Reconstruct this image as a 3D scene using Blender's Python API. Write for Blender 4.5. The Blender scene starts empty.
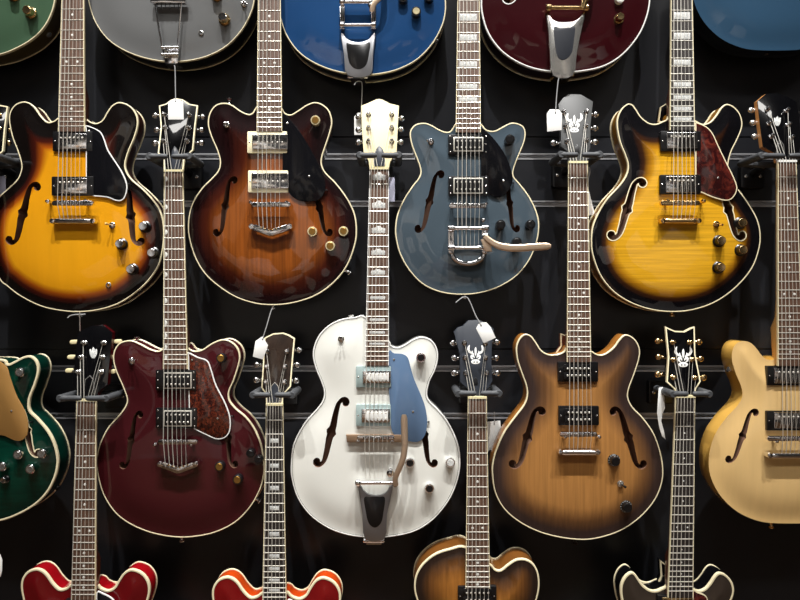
import bpy, math, random
import numpy as np
from mathutils import Vector
from mathutils.geometry import delaunay_2d_cdt
random.seed(4)
C = bpy.context.scene.collection
F, D = 610.0, 1.42            # focal length (in 1/800 of the frame width), camera distance to the guitar tops
WALL_Y = 0.13

YO = 0.0                      # how far behind the front row of guitars the thing being built hangs
def W(px, py, y=0.0):
    k = (D + y + YO) / F
    return Vector(((px - 400) * k, y, (300 - py) * k))
def lin(c):
    return tuple(((v / 255) / 12.92 if v / 255 <= .04045 else ((v / 255 + .055) / 1.055) ** 2.4) for v in c[:3]) + (1,)

# ------------------------------------------------------------------ materials
def new_mat(name):
    m = bpy.data.materials.new(name); m.use_nodes = True
    nt = m.node_tree; b = nt.nodes['Principled BSDF']
    return m, nt, b
def mat(name, col, rough=.4, metal=0., coat=0., spec=.5):
    m, nt, b = new_mat(name)
    b.inputs['Base Color'].default_value = lin(col)
    b.inputs['Roughness'].default_value = rough
    b.inputs['Metallic'].default_value = metal
    b.inputs['Coat Weight'].default_value = coat
    b.inputs['Coat Roughness'].default_value = .03
    b.inputs['Specular IOR Level'].default_value = .1 if coat > .4 and not metal else spec
    return m
def ramp(nt, stops, interp='LINEAR'):
    r = nt.nodes.new('ShaderNodeValToRGB'); r.color_ramp.interpolation = interp
    el = r.color_ramp.elements
    while len(el) > 1: el.remove(el[-1])
    el[0].position = stops[0][0]; el[0].color = stops[0][1]
    for p, c in stops[1:]:
        e = el.new(p); e.color = c
    return r
def coords(nt, scale):
    t = nt.nodes.new('ShaderNodeTexCoord'); mp = nt.nodes.new('ShaderNodeMapping')
    mp.inputs['Scale'].default_value = scale
    nt.links.new(t.outputs['Object'], mp.inputs['Vector'])
    return mp.outputs['Vector']
def noise(nt, scale, detail=4, rough=.55, dist=0.):
    n = nt.nodes.new('ShaderNodeTexNoise'); n.inputs['Scale'].default_value = 1
    n.inputs['Detail'].default_value = detail; n.inputs['Roughness'].default_value = rough
    n.inputs['Distortion'].default_value = dist
    nt.links.new(coords(nt, scale), n.inputs['Vector'])
    return n.outputs['Fac']
def mulcol(nt, col_out, fac_out, lo, hi):
    r = nt.nodes.new('ShaderNodeMapRange'); r.inputs['From Min'].default_value = .3; r.inputs['From Max'].default_value = .7
    r.inputs['To Min'].default_value = lo; r.inputs['To Max'].default_value = hi
    nt.links.new(fac_out, r.inputs['Value'])
    m = nt.nodes.new('ShaderNodeVectorMath'); m.operation = 'SCALE'
    nt.links.new(col_out, m.inputs[0]); nt.links.new(r.outputs[0], m.inputs['Scale'])
    return m.outputs[0]
def burst(name, stops, grain=(260, 260, 9), lo=.8, hi=1.15, coat=1., rough=.35, wob=.006):
    """a sprayed finish: colour follows the distance from the body's edge (attribute 'edge', metres)"""
    m, nt, b = new_mat(name)
    a = nt.nodes.new('ShaderNodeAttribute'); a.attribute_name = 'edge'
    s = nt.nodes.new('ShaderNodeMath'); s.operation = 'MULTIPLY'; s.inputs[1].default_value = 5.
    nt.links.new(a.outputs['Fac'], s.inputs[0])
    r = ramp(nt, [(p * 5, lin(c)) for p, c in stops])
    nt.links.new(s.outputs[0], r.inputs[0])
    out = mulcol(nt, r.outputs[0], noise(nt, grain, 5), lo, hi)
    nt.links.new(out, b.inputs['Base Color'])
    b.inputs['Roughness'].default_value = rough; b.inputs['Coat Weight'].default_value = coat
    b.inputs['Coat Roughness'].default_value = .03; b.inputs['Specular IOR Level'].default_value = .08 if coat > .4 else .3
    return m
def wood(name, col, grain=(300, 300, 14), lo=.75, hi=1.2, rough=.5, coat=0.):
    m, nt, b = new_mat(name)
    rgb = nt.nodes.new('ShaderNodeRGB'); rgb.outputs[0].default_value = lin(col)
    nt.links.new(mulcol(nt, rgb.outputs[0], noise(nt, grain, 6), lo, hi), b.inputs['Base Color'])
    b.inputs['Roughness'].default_value = rough; b.inputs['Coat Weight'].default_value = coat
    b.inputs['Coat Roughness'].default_value = .03
    return m
def tortoise(name, a, c, sc=120):
    m, nt, b = new_mat(name)
    n = noise(nt, (sc, sc, sc * .7), 5, .62, 1.2)
    r = ramp(nt, [(.42, lin(a)), (.56, lin(tuple((x + y) / 2 for x, y in zip(a, c)))), (.70, lin(c))])
    nt.links.new(n, r.inputs[0]); nt.links.new(r.outputs[0], b.inputs['Base Color'])
    b.inputs['Roughness'].default_value = .12; b.inputs['Coat Weight'].default_value = .6
    return m
def pearl(name):
    m, nt, b = new_mat(name)
    r = ramp(nt, [(.35, lin((165, 168, 170))), (.65, lin((236, 236, 230)))])
    nt.links.new(noise(nt, (260, 260, 160), 4, .6, 2.), r.inputs[0]); nt.links.new(r.outputs[0], b.inputs['Base Color'])
    b.inputs['Roughness'].default_value = .2
    return m

M = dict(
    chrome=mat('chrome', (236, 236, 238), .13, 1.), nickel=mat('nickel', (215, 213, 208), .22, .9),
    alu=mat('brushed_aluminium', (158, 159, 163), .36, .9), gold=mat('gold_plate', (232, 200, 146), .18, 1.),
    arm=mat('nickel_arm', (222, 196, 168), .3, .8),
    cream=mat('cream_binding', (240, 228, 190), .35, 0, .3), white=mat('white_plastic', (242, 242, 238), .35),
    black=mat('black_plastic', (13, 13, 15), .28, 0, .3), gblack=mat('gloss_black', (8, 8, 10), .2, 0, .9),
    satin=mat('satin_charcoal', (58, 59, 59), .5), navy=mat('satin_blue_black', (38, 43, 52), .45),
    rubber=mat('rubber', (64, 66, 69), .6), steelblk=mat('black_steel', (16, 16, 18), .35),
    rose=wood('rosewood', (94, 68, 53), (420, 420, 22), .6, 1.35, .5), ebony=wood('ebony', (44, 38, 36), (420, 420, 20), .7, 1.3, .45),
    pearl=pearl('pearloid'), dot=mat('pearl_dot', (235, 235, 228), .3), bone=mat('bone', (238, 226, 178), .4),
    fret=mat('fret_wire', (232, 228, 216), .34, .55), steel=mat('string_steel', (226, 222, 212), .38, .5),
    hole=wood('hollow_interior', (104, 72, 54), (40, 40, 40), .8, 1.1, .8),
    maple=wood('maple_neck', (206, 160, 96), (160, 160, 9), .9, 1.06, .3, 0., ), mahog=wood('mahogany_neck', (84, 40, 24), (200, 200, 9), .8, 1.1, .35, .5),
    card=mat('tag_card', (246, 246, 242), .7), cardblue=mat('tag_card_pale_lilac', (206, 208, 232), .7), cord=mat('tag_cord', (205, 207, 208), .3, .4),
    pgblack=mat('black_pickguard', (15, 15, 18), .16, 0, .2, .2), pgblue=mat('steel_blue_pickguard', (92, 116, 146), .18, 0, .6),
    pggold=mat('gold_pickguard', (196, 148, 84), .3, .35, .6),
    tort=tortoise('tortoiseshell', (40, 15, 13), (124, 54, 32), 150), tortred=tortoise('red_tortoiseshell', (46, 14, 15), (110, 44, 32), 60),
    knobgold=mat('brass_knob_top', (168, 128, 66), .3, .85), knobcream=mat('pale_brass_rim', (236, 222, 178), .22, .5),
    ticks=mat('knob_white_ticks', (210, 210, 205), .4), teal=mat('pale_teal_plastic', (158, 176, 174), .2, 0, .4),
    amber=mat('amber_tip', (225, 190, 120), .3), wine=mat('red_varnish', (62, 9, 12), .3, 0, 1.),
    cover=mat('dark_cover', (44, 48, 56), .3, 0, .4), velvet=mat('blue_black_paint', (16, 22, 34), .6),
    darkwood=wood('dark_ebony_face', (42, 32, 26), (60, 60, 14), .5, 1.6, .2, 1.), ivory=mat('ivory_face', (228, 215, 172), .5, 0, 0, .3),
    brownedge=mat('brown_edge', (190, 132, 76), .4), basewood=wood('bridge_wood', (122, 98, 76), (8, 60, 120), .75, 1.2, .4),
)

# ------------------------------------------------------------------ mesh helpers
class MB:
    def __init__(s): s.v, s.f, s.m = [], [], []
    def add(s, vs, fs, m=0):
        b = len(s.v); s.v += [Vector(v) for v in vs]
        s.f += [tuple(i + b for i in f) for f in fs]; s.m += [m] * len(fs); return s
    def loft(s, rings, caps=True, m=0, closed=True):
        n = len(rings[0]); vs = [p for r in rings for p in r]; fs = []
        for i in range(len(rings) - 1):
            for j in range(n if closed else n - 1):
                k = (j + 1) % n
                fs.append((i * n + j, i * n + k, (i + 1) * n + k, (i + 1) * n + j))
        if caps: fs += [tuple(range(n))[::-1], tuple(range((len(rings) - 1) * n, len(rings) * n))]
        return s.add(vs, fs, m)
    def lathe(s, o, ax, prof, n=20, m=0, sx=1., up=None):
        ax = Vector(ax).normalized(); u = (Vector(up) if up else (Vector((0, 0, 1)) if abs(ax.z) < .9 else Vector((1, 0, 0))))
        u = (u - ax * u.dot(ax)).normalized(); w = ax.cross(u); o = Vector(o)
        rings = [[o + ax * h + (u * math.cos(2 * math.pi * i / n) + w * sx * math.sin(2 * math.pi * i / n)) * max(r, 1e-5) for i in range(n)] for r, h in prof]
        return s.loft(rings, True, m)
    def cyl(s, a, b, r, n=12, m=0, bev=.15):
        a, b = Vector(a), Vector(b); L = (b - a).length; e = min(r * bev * 2, L * .3)
        return s.lathe(a, b - a, [(r - e * .7, 0), (r, e), (r, L - e), (r - e * .7, L)], n, m)
    def tube(s, pts, r, n=6, m=0, flat=None):
        """round tube, or with FLAT a strip of half-width r (may be a list) and half-thickness FLAT along y"""
        pts = [Vector(p) for p in pts]; rings = []
        for i, p in enumerate(pts):
            t = (pts[min(i + 1, len(pts) - 1)] - pts[max(i - 1, 0)]).normalized()
            y = Vector((0, 1, 0)) if abs(t.y) < .95 else Vector((1, 0, 0))
            w = t.cross(y).normalized(); y = w.cross(t).normalized()
            ri = r[i] if isinstance(r, (list, tuple)) else r
            rings.append([p + w * ri * math.cos(2 * math.pi * k / n) + y * (flat or ri) * math.sin(2 * math.pi * k / n) for k in range(n)])
        return s.loft(rings, True, m)
    def ball(s, c, r, n=12, scale=(1, 1, 1), m=0):
        c = Vector(c); rings = []
        for i in range(n // 2 + 1):
            a = -math.pi / 2 + math.pi * i / (n // 2); rr = max(math.cos(a), 1e-3)
            rings.append([c + Vector((r * scale[0] * rr * math.cos(2 * math.pi * j / n), r * scale[1] * rr * math.sin(2 * math.pi * j / n), r * scale[2] * math.sin(a))) for j in range(n)])
        return s.loft(rings, True, m)
    def prism(s, poly, y0, y1, bev=.0006, m=0, yf=None):
        """poly: (x, z) list; front at y0 (towards the room), back at y1; YF adds a y offset by (x, z)"""
        p = ccw(poly); g = yf or (lambda x, z: 0.)
        rings = [(inset(p, bev), y0), (inset(p, bev * .3), y0 + bev * .3), (p, y0 + bev), (p, y1)]
        return s.loft([[Vector((x, y + g(x, z), z)) for x, z in q] for q, y in rings], True, m)

def area(p): return .5 * sum(p[i - 1][0] * p[i][1] - p[i][0] * p[i - 1][1] for i in range(len(p)))
def ccw(p): return list(p) if area(p) > 0 else list(p)[::-1]
def normals(p):
    out = []
    n = len(p)
    for i in range(n):
        a, b, c = p[i - 1], p[i], p[(i + 1) % n]
        e1 = Vector((b[0] - a[0], b[1] - a[1])); e2 = Vector((c[0] - b[0], c[1] - b[1]))
        e1 = e1.normalized() if e1.length > 1e-9 else e2.normalized(); e2 = e2.normalized() if e2.length > 1e-9 else e1
        n1, n2 = Vector((e1.y, -e1.x)), Vector((e2.y, -e2.x)); m = n1 + n2
        if m.length < 1e-6: m = n1.copy()
        m.normalize(); out.append(m / max(m.dot(n1), .5))
    return out
def inset(p, d):
    return [(q[0] - n.x * d, q[1] - n.y * d) for q, n in zip(p, normals(p))]
def catmull(p, sub=5, closed=True):
    out = []; n = len(p)
    for i in range(n if closed else n - 1):
        q = [Vector(p[(i + k) % n] if closed else p[min(max(i + k, 0), n - 1)]) for k in (-1, 0, 1, 2)]
        for j in range(sub):
            t = j / sub
            out.append(tuple(.5 * ((2 * q[1]) + (q[2] - q[0]) * t + (2 * q[0] - 5 * q[1] + 4 * q[2] - q[3]) * t * t + (3 * q[1] - q[0] - 3 * q[2] + q[3]) * t ** 3)))
    if not closed: out.append(tuple(p[-1]))
    return out
def PX(pts, y): return [(lambda w: (w.x, w.z))(W(a, b, y)) for a, b in pts]
def circle(c, r, n=18): return [(c[0] + r * math.cos(2 * math.pi * i / n), c[1] + r * math.sin(2 * math.pi * i / n)) for i in range(n)]
def rrect(x0, y0, x1, y1, r, n=4):
    out = []
    for cx, cy, a0 in ((x1 - r, y1 - r, 0), (x0 + r, y1 - r, 90), (x0 + r, y0 + r, 180), (x1 - r, y0 + r, 270)):
        out += [(cx + r * math.cos(math.radians(a0 + 90 * i / n)), cy + r * math.sin(math.radians(a0 + 90 * i / n))) for i in range(n + 1)]
    return out
def fhole_poly(top, bot, mirror=False, ws=1.):
    half = [(-.085, .50), (-.066, .56), (-.085, .66), (-.112, .78), (-.128, .88), (-.125, .95), (-.1, 1.02), (-.055, 1.062), (0, 1.066), (.042, 1.04), (.06, .995), (.044, .95), (.0, .932),
            (-.03, .944), (-.045, .965), (-.056, .962), (-.06, .93), (-.045, .87), (-.008, .74), (.034, .62), (.05, .55)]
    q = half + [(-v, 1 - t) for v, t in half]
    T, B = Vector(top), Vector(bot); L = (T - B).length; u = (T - B) / L; r = Vector((-u.y, u.x))
    if mirror: r = -r
    return [tuple(B + u * (t * L) + r * (v * ws * L)) for v, t in q]

ROOT = {}
def top_of(o):
    while o.parent: o = o.parent
    return o
def mk(name, mb, mats, parent=None, label=None, sharp=32, smooth=True):
    me = bpy.data.meshes.new(name)
    off = top_of(parent).location if parent else Vector((0, 0, 0))
    me.from_pydata([v - off for v in mb.v], [], mb.f)
    for m in (mats if isinstance(mats, (list, tuple)) else [mats]): me.materials.append(m)
    if any(mb.m): me.polygons.foreach_set('material_index', mb.m)
    me.validate()
    import bmesh
    bm = bmesh.new(); bm.from_mesh(me); bmesh.ops.recalc_face_normals(bm, faces=bm.faces); bm.to_mesh(me); bm.free()
    if smooth:
        me.shade_smooth(); me.set_sharp_from_angle(angle=math.radians(sharp))
    o = bpy.data.objects.new(name, me); C.objects.link(o)
    if parent: o.parent = parent
    if label: o['label'] = label
    return o
def thing(name, label, cat, loc, group=None):
    o = bpy.data.objects.new(name, None); C.objects.link(o); o.empty_display_size = .05
    o.location = loc; o['label'] = label; o['category'] = cat
    if group: o['group'] = group
    return o
def struct(name, mb, m):
    o = mk(name, mb, m); o['kind'] = 'structure'; return o
def box(mb, a, b, m=0):
    (x0, y0, z0), (x1, y1, z1) = a, b
    return mb.add([(x0, y0, z0), (x1, y0, z0), (x1, y1, z0), (x0, y1, z0), (x0, y0, z1), (x1, y0, z1), (x1, y1, z1), (x0, y1, z1)],
                  [(0, 3, 2, 1), (4, 5, 6, 7), (0, 1, 5, 4), (1, 2, 6, 5), (2, 3, 7, 6), (3, 0, 4, 7)], m)

def dist_poly(P, poly):
    A = np.array(poly); B = np.roll(A, -1, 0); out = np.full(len(P), 9.)
    for a, b in zip(A, B):
        e = b - a; L = (e * e).sum()
        if L < 1e-14: continue
        t = np.clip(((P - a) @ e) / L, 0, 1)
        out = np.minimum(out, np.hypot(*(P - (a + t[:, None] * e)).T))
    return out
def in_poly(P, poly):
    A = np.array(poly); B = np.roll(A, -1, 0); r = np.zeros(len(P), bool)
    for a, b in zip(A, B):
        if a[1] == b[1]: continue
        c = ((a[1] > P[:, 1]) != (b[1] > P[:, 1])) & (P[:, 0] < (b[0] - a[0]) * (P[:, 1] - a[1]) / (b[1] - a[1]) + a[0])
        r ^= c
    return r

# ------------------------------------------------------------------ a guitar
GUITARS = []
class Guitar:
    def __init__(g, name, label, outline, top, side, depth=.046, arch=.0085, fh=(), fws=1., binding='cream', bw=.0024, back_binding=None, fbind=None, T=None, group='hollow body guitars hung on the display wall', fine=.0055, up=None, yo=0.):
        global YO
        YO = yo; g.yo = yo
        g.T = T or (lambda x, y: (x, y))
        out = [g.T(*p) for p in outline]
        loc = W(sum(p[0] for p in out) / len(out), max(p[1] for p in out), depth)
        g.root = thing('electric_guitar', label, 'guitar', loc, group)
        g.depth, g.arch = depth, arch
        GUITARS.append(g)
        g.poly = ccw(PX(catmull(out), 0)); g.pn = np.array(g.poly)
        holes = [ccw(PX(catmull(fhole_poly(g.T(*t), g.T(*b), mir, fws), 2), -.006)) for t, b, mir in fh]
        # triangulated arched top with real f-holes
        x0, z0 = g.pn.min(0); x1, z1 = g.pn.max(0)
        gx, gz = np.meshgrid(np.arange(x0, x1, fine), np.arange(z0, z1, fine * .866)); gx = gx + (np.arange(gx.shape[0]) % 2)[:, None] * fine / 2
        P = np.stack([gx.ravel(), gz.ravel()], 1)
        ok = in_poly(P, g.poly) & (dist_poly(P, g.poly) > fine * .6)
        for h in holes: ok &= ~in_poly(P, h) & (dist_poly(P, h) > fine * .45)
        P = P[ok]
        vs = [Vector(p) for p in g.poly]; es = [(i, (i + 1) % len(g.poly)) for i in range(len(g.poly))]
        for h in holes:
            b = len(vs); vs += [Vector(p) for p in h]; es += [(b + i, b + (i + 1) % len(h)) for i in range(len(h))]
        vs += [Vector(p) for p in P]
        v2, _, f2, *_ = delaunay_2d_cdt(vs, es, [], 0, 1e-7)
        V = np.array([tuple(v) for v in v2]); cen = np.array([V[list(f)].mean(0) for f in f2])
        keep = in_poly(cen, g.poly)
        for h in holes: keep &= ~in_poly(cen, h)
        d = dist_poly(V, g.poly)
        mb = MB(); mb.add([(x, g.hy(dd), z) for (x, z), dd in zip(V, d)], [f for f, k in zip(f2, keep) if k])
        n = len(g.poly); q = g.poly
        e0 = len(mb.v)
        rings = [(q, 0), (q, depth * .5), (q, depth - .003), (inset(q, .0012), depth - .0008), (inset(q, .004), depth)]
        mb.loft([[Vector((x, y, z)) for x, z in r] for r, y in rings], False, 1)
        mb.add([(x, depth, z) for x, z in rings[-1][0]], [tuple(range(n))], 1)
        if up:
            zu0, zu1 = W(0, up[1]).z, W(0, up[2]).z
            d = d * (1 - up[0] * np.clip((V[:, 1] - zu0) / (zu1 - zu0), 0, 1))
        edge = list(d) + [0.] * (len(mb.v) - len(d))
        g.body = mk('body', mb, [top, side], g.root, None, 40)
        me = g.body.data
        # drop doubled vertices only where front meets rim is kept sharp by the binding; store the edge distance
        at = me.attributes.new('edge', 'FLOAT', 'POINT')
        vals = edge if len(edge) == len(me.vertices) else edge[:len(me.vertices)]
        at.data.foreach_set('value', vals)
        for h in holes:
            hd = dist_poly(np.array(h), g.poly); mb = MB()
            mb.loft([[Vector((x, g.hy(dd), z)) for (x, z), dd in zip(h, hd)], [Vector((x, .024, z)) for x, z in h]], False)
            mb.add([(x, .024, z) for x, z in h], [tuple(range(len(h)))])
            fo = mk('f_hole', mb, M['hole'], g.body)
            if fbind:
                mb = MB(); o2 = inset(h, -.0022)
                r = lambda p, dy: [Vector((x, g.hy(dd) + dy, z)) for (x, z), dd in zip(p, hd)]
                mb.loft([r(h, .004), r(h, -.0006), r(o2, -.0006), r(o2, .002)], False)
                mk('f_hole_binding', mb, M[fbind], g.body)
        def bind(y0, y1, w, m, nm, arch=True):
            mb = MB(); oq, iq = inset(q, -.0005), inset(q, w)
            r = lambda p, y: [Vector((x, y, z)) for x, z in p]
            mb.loft([r(iq, y0 + .002), r(iq, y0), r(inset(q, w * .3), y0 - .0002), r(oq, y0 + .0008), r(oq, y1), r(q, y1 + .0003)], False)
            mk(nm, mb, m, g.body)
        if binding: bind(-.0007, .0055, bw, M[binding], 'binding')
        if back_binding:
            mb = MB(); r = lambda p, y: [Vector((x, y, z)) for x, z in p]
            mb.loft([r(q, depth - .0065), r(inset(q, -.0006), depth - .006), r(inset(q, -.0006), depth - .003), r(inset(q, .0012), depth - .0004)], False)
            mk('back_binding', mb, M[back_binding], g.body)
    def hy(g, d):
        return -g.arch * (1 - math.exp(-(d / .045) ** 2))
    def surf(g, px, py):
        """top surface y under a traced point (true pixel coordinates)"""
        y = -.006
        for _ in range(2):
            w = W(px, py, y); y = g.hy(float(dist_poly(np.array([[w.x, w.z]]), g.poly)[0]))
        return y
    # --- neck: nut and end are (xl, xr, y)
    def neck(g, nut, end, bridge_y, board, marker='dot', nfret=22, frets=True, strings=True, neckmat='mahog', heel_top=None, tail=None, bind='cream', nutmat='bone', yn=.004, ye=-.016, spread=.0255, marks=(3, 5, 7, 9, 12, 15, 17, 19, 21), ystr=-.032, tail_y=-.024, nstr=6):
        T = g.T
        N, E = [], []
        for (xl, xr, y), yy, L in ((nut, yn, N), (end, ye, E)):
            a, b = W(xl, y, yy), W(xr, y, yy); L += [(a + b) / 2, (b - a).length / 2]
        zn, ze = N[0].z, E[0].z
        def cx(z): t = (z - zn) / (ze - zn); return N[0].x + (E[0].x - N[0].x) * t
        def hw(z): t = (z - zn) / (ze - zn); return N[1] + (E[1] - N[1]) * t
        def yl(z): t = (z - zn) / (ze - zn); return yn + (ye - yn) * t
        g.cx, g.hw, g.yl, g.zn = cx, hw, yl, zn
        zb = W(400, bridge_y, ystr).z; Ls = zn - zb; g.zb = zb
        fz = lambda n: zn - Ls * (1 - 2 ** (-n / 12))
        zj = zn - Ls * .62 if heel_top is None else W(0, heel_top, 0).z   # neck joins the body
        # neck shaft
        def sec(z, dep, drop):
            c, h, y = cx(z), hw(z) - .0004, yl(z) + .0045
            return [Vector((c + h * math.cos(a), y + drop + dep * math.sin(a) ** .8 if 0 < a < math.pi else y, z)) for a in [math.pi * i / 12 for i in range(13)]]
        mb = MB(); mb.loft([sec(zn, .016, 0), sec((zn + zj) / 2, .018, 0), sec(zj + .07, .019, 0), sec(zj + .03, .026, 0), sec(zj + .005, .05, 0), sec(ze + .002, .04, 0)])
        nk = mk('neck', mb, M[neckmat], g.root)
        # fretboard
        mb = MB(); mb.loft([[Vector((cx(z) + s * (hw(z) - (.0014 if bind else 0)), yl(z) + dy, z)) for s, dy in ((-1, 0), (1, 0), (1, .0055), (-1, .0055))] for z in (zn, ze)])
        fb = mk('fretboard', mb, M[board], g.root)
        if bind:
            for s in (-1, 1):
                mb = MB(); mb.loft([[Vector((cx(z) + s * (hw(z) - w), yl(z) + dy, z)) for w, dy in ((.0015, -.0002), (0, -.0002), (0, .0056), (.0015, .0056))] for z in (zn, ze)])
                mk('fretboard_binding', mb, M[bind], fb)
        if frets:
            for n in range(1, nfret + 1):
                z = fz(n)
                if z < ze + .002 or z > .8: continue
                mb = MB(); c, h, y = cx(z), hw(z) - .0008, yl(z)
                pr = [(-.0013, .0003), (-.0008, -.0008), (0, -.0012), (.0008, -.0008), (.0013, .0003)]
                mb.loft([[Vector((c + s * h, y + dy, z + dz)) for dz, dy in pr] for s in (-1, 1)])
                mk('fret', mb, M['fret'], fb)
            for n in marks:
                za, zc = fz(n - 1), fz(n); z = (za + zc) / 2
                if zc < ze - .001 or z > .8: continue
                c, h, y = cx(z), hw(z), yl(z); gap = za - zc
                polys = []
                if marker in ('dot', 'tinydot'):
                    r = .0029 if marker == 'dot' else .0018
                    polys = [circle((c + dx, z), r) for dx in ((-h * .45, h * .45) if n == 12 else (0,))]
                elif marker == 'block':
                    polys = [rrect(c - h * .74, z - gap * .32, c + h * .74, z + gap * .32, .0006)]
                elif marker == 'smallblock':
                    polys = [rrect(c - h * .45, z - min(gap * .28, .0048), c + h * .45, z + min(gap * .28, .0048), .0005)]
                elif marker == 'moon':
                    polys = [[(c - h * .86 + .0058 * math.sin(math.pi * i / 10), z + .0062 * math.cos(math.pi * i / 10)) for i in range(11)]]
                elif marker == 'hump':
                    if n < 12: polys = [[(c - h * .66, z - gap * .3), (c + h * .66, z - gap * .3), (c + h * .66, z + gap * .12), (c + h * .3, z + gap * .16), (c + h * .2, z + gap * .3), (c - h * .2, z + gap * .3), (c - h * .3, z + gap * .16), (c - h * .66, z + gap * .12)]]
                    else: polys = [rrect(c - h * .68, z - gap * .2, c + h * .68, z + gap * .2, .0005)]
                for p in polys:
                    mb = MB(); mb.prism(p, y - .00035, y + .001, .0001); mk('fret_marker', mb, M['pearl' if marker in ('block', 'hump', 'smallblock') else 'dot'], fb)
        mb = MB(); box(mb, (N[0].x - N[1], yn - .0022, zn - .0005), (N[0].x + N[1], yn + .006, zn + .0045)); g.nut = mk('nut', mb, M[nutmat], g.root)
        g.E = E
        if strings:
            zt = W(0, tail if tail else bridge_y + 17, tail_y).z
            for i in range(nstr):
                u = (i - 2.5) / 2.5
                a = Vector((N[0].x + u * N[1] * .8, yn - .0026, zn + .003)); b = Vector((cx(zb) + u * spread, ystr, zb)); c = Vector((cx(zb) + u * spread * .92, tail_y, zt))
                pts = [a, b, c]
                if g.posts(i): pts = [g.posts(i)] + pts
                mb = MB(); mb.tube(pts, .00085 if i < 3 else .00045, 5); mk('string', mb, M['steel'], g.root)
    def posts(g, i):
        if not getattr(g, 'post', None): return None
        return g.post[i]
    # --- headstock; call before neck() so that strings find their posts
    def head(g, outline, nut_y, face, side, posts, buttons, hw='chrome', bind=None, cover=None, cover_mat='cover', cover_edge=None, emblem=None, btn='kidney', btn_mat=None, tilt=12.):
        y0, z0 = .009, W(0, nut_y, .004).z; t = math.tan(math.radians(tilt))
        def fy(py): return (y0 + t * ((300 - py) * D / F - z0)) / (1 - t * (300 - py) / F)
        def H(px, py, dy=0.): y = fy(py); w = W(px, py, y); w.y += dy; return w
        yf = lambda x, z: t * (z - z0)
        Z = lambda pts: [(lambda w: (w.x, w.z))(H(*p)) for p in pts]
        poly = ccw(Z(outline))
        mb = MB(); mb.prism(poly, y0 + .0016, y0 + .015, .0004, 0, yf)
        hs = mk('headstock', mb, M[side], g.root, None, 30)
        mb = MB(); mb.prism(inset(poly, .0001), y0, y0 + .0017, .0003, 0, yf); mk('headstock_face', mb, M[face], hs, None, 30)
        if bind:
            mb = MB(); r = lambda p, y: [Vector((x, y + yf(x, z), z)) for x, z in p]; q = poly
            mb.loft([r(inset(q, .0024), y0 + .001), r(inset(q, .0024), y0 - .0004), r(inset(q, -.0004), y0 - .0004), r(inset(q, -.0004), y0 + .006), r(q, y0 + .0062)], False)
            mk('headstock_binding', mb, M[bind], hs)
        if cover:
            mb = MB(); cp = Z(cover); mb.prism(cp, y0 - .0026, y0 - .0002, .0006, 0, yf); co = mk('truss_rod_cover', mb, M[cover_mat], hs)
            if cover_edge:
                mb = MB(); q = ccw(cp); r = lambda p, y: [Vector((x, y + yf(x, z), z)) for x, z in p]
                mb.loft([r(inset(q, .0004), y0 - .003), r(inset(q, -.0014), y0 - .003), r(inset(q, -.0014), y0), r(inset(q, .0004), y0)], False); mb.f += [];
                mk('truss_rod_cover_edge', mb, M[cover_edge], hs)
        if emblem:
            kind, ex, ey, s = emblem; mb = MB()
            for pl in EMB[kind]:
                mb.prism(Z([(ex + a * s, ey + b * s) for a, b in (catmull(pl, 3) if kind == 'antler' else pl)]), y0 - .0005, y0 + .0004, .0001, 0, yf)
            mk('emblem', mb, M['pearl' if kind == 'leaf' else 'white'], hs)
            if kind == 'antler':
                for a, b_ in ((-1.5, 8.9), (1.5, 8.9)):
                    mb = MB(); mb.prism(Z(circle((ex + a * s, ey + b_ * s), .75 * s, 10)), y0 - .0007, y0, .0001, 0, yf); mk('emblem_dot', mb, M['steelblk'], hs)
        g.post = [None] * 6
        cxh = sum(p[0] for p in outline) / len(outline)
        for side_, idx in ((0, (2, 1, 0)), (1, (3, 4, 5))):
            for k in range(3):
                p = posts[side_][k]
                a = H(*p, 0); ax = Vector((0, -1, t)).normalized()
                mb = MB(); back = a + Vector((0, .017, 0)); bx = buttons[side_][k]
                bw = W(bx[0], bx[1], back.y + .001)
                d = Vector((math.copysign(1, bw.x - a.x), 0, 0))
                # gear case behind the head, with the shaft
                box(mb, (a.x - .006, a.y + .0145, a.z - .0085), (a.x + .006, a.y + .023, a.z + .0085))
                mb.cyl(back, bw, .0022, 8)
                tn = mk('tuner', mb, M[hw], g.root)
                mb = MB(); mb.lathe(a, ax, [(.006, 0), (.006, .0014), (.0042, .0026), (.0034, .0034), (.0034, .0085), (.004, .009), (.004, .0105), (.0028, .0114)], 14); mk('tuner_post', mb, M[hw], tn)
                g.post[idx[k]] = a + ax * .006
                mb = MB()
                if btn == 'kidney':
                    mb.ball(bw, .0098, 14, (.82, .55, .8)); mb.lathe(bw - d * .0105, d, [(.004, 0), (.0046, .002), (.0034, .006)], 12)
                else:
                    mb.prism(rrect(bw.x - .0085, bw.z - .005, bw.x + .0085, bw.z + .005, .0045), bw.y - .0042, bw.y + .0042, .0015)
                mk('tuner_button', mb, M[btn_mat or hw], tn)
    # --- hardware; all in traced pixel coordinates
    def pickup(g, x0, y0, x1, y1, style, ring='black', cover='chrome', inner=None):
        xm, ym = (x0 + x1) / 2, (y0 + y1) / 2; s = g.surf(xm, ym)
        R = lambda a, b, c, d, y, r: rrect(*(lambda p, q: (p[0], p[1], q[0], q[1]))(PX([(a, d)], y)[0], PX([(c, b)], y)[0]), r)
        yr = s - .0062
        mb = MB(); mb.prism(R(x0, y0, x1, y1, yr, .0022), yr, s + .006, .0008)
        pu = mk('pickup', mb, M[ring], g.root)
        a, b, c, d = inner or (x0 + 4.5, y0 + 2, x1 - 4.5, y1 - 2); yc = yr - .0034
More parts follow.
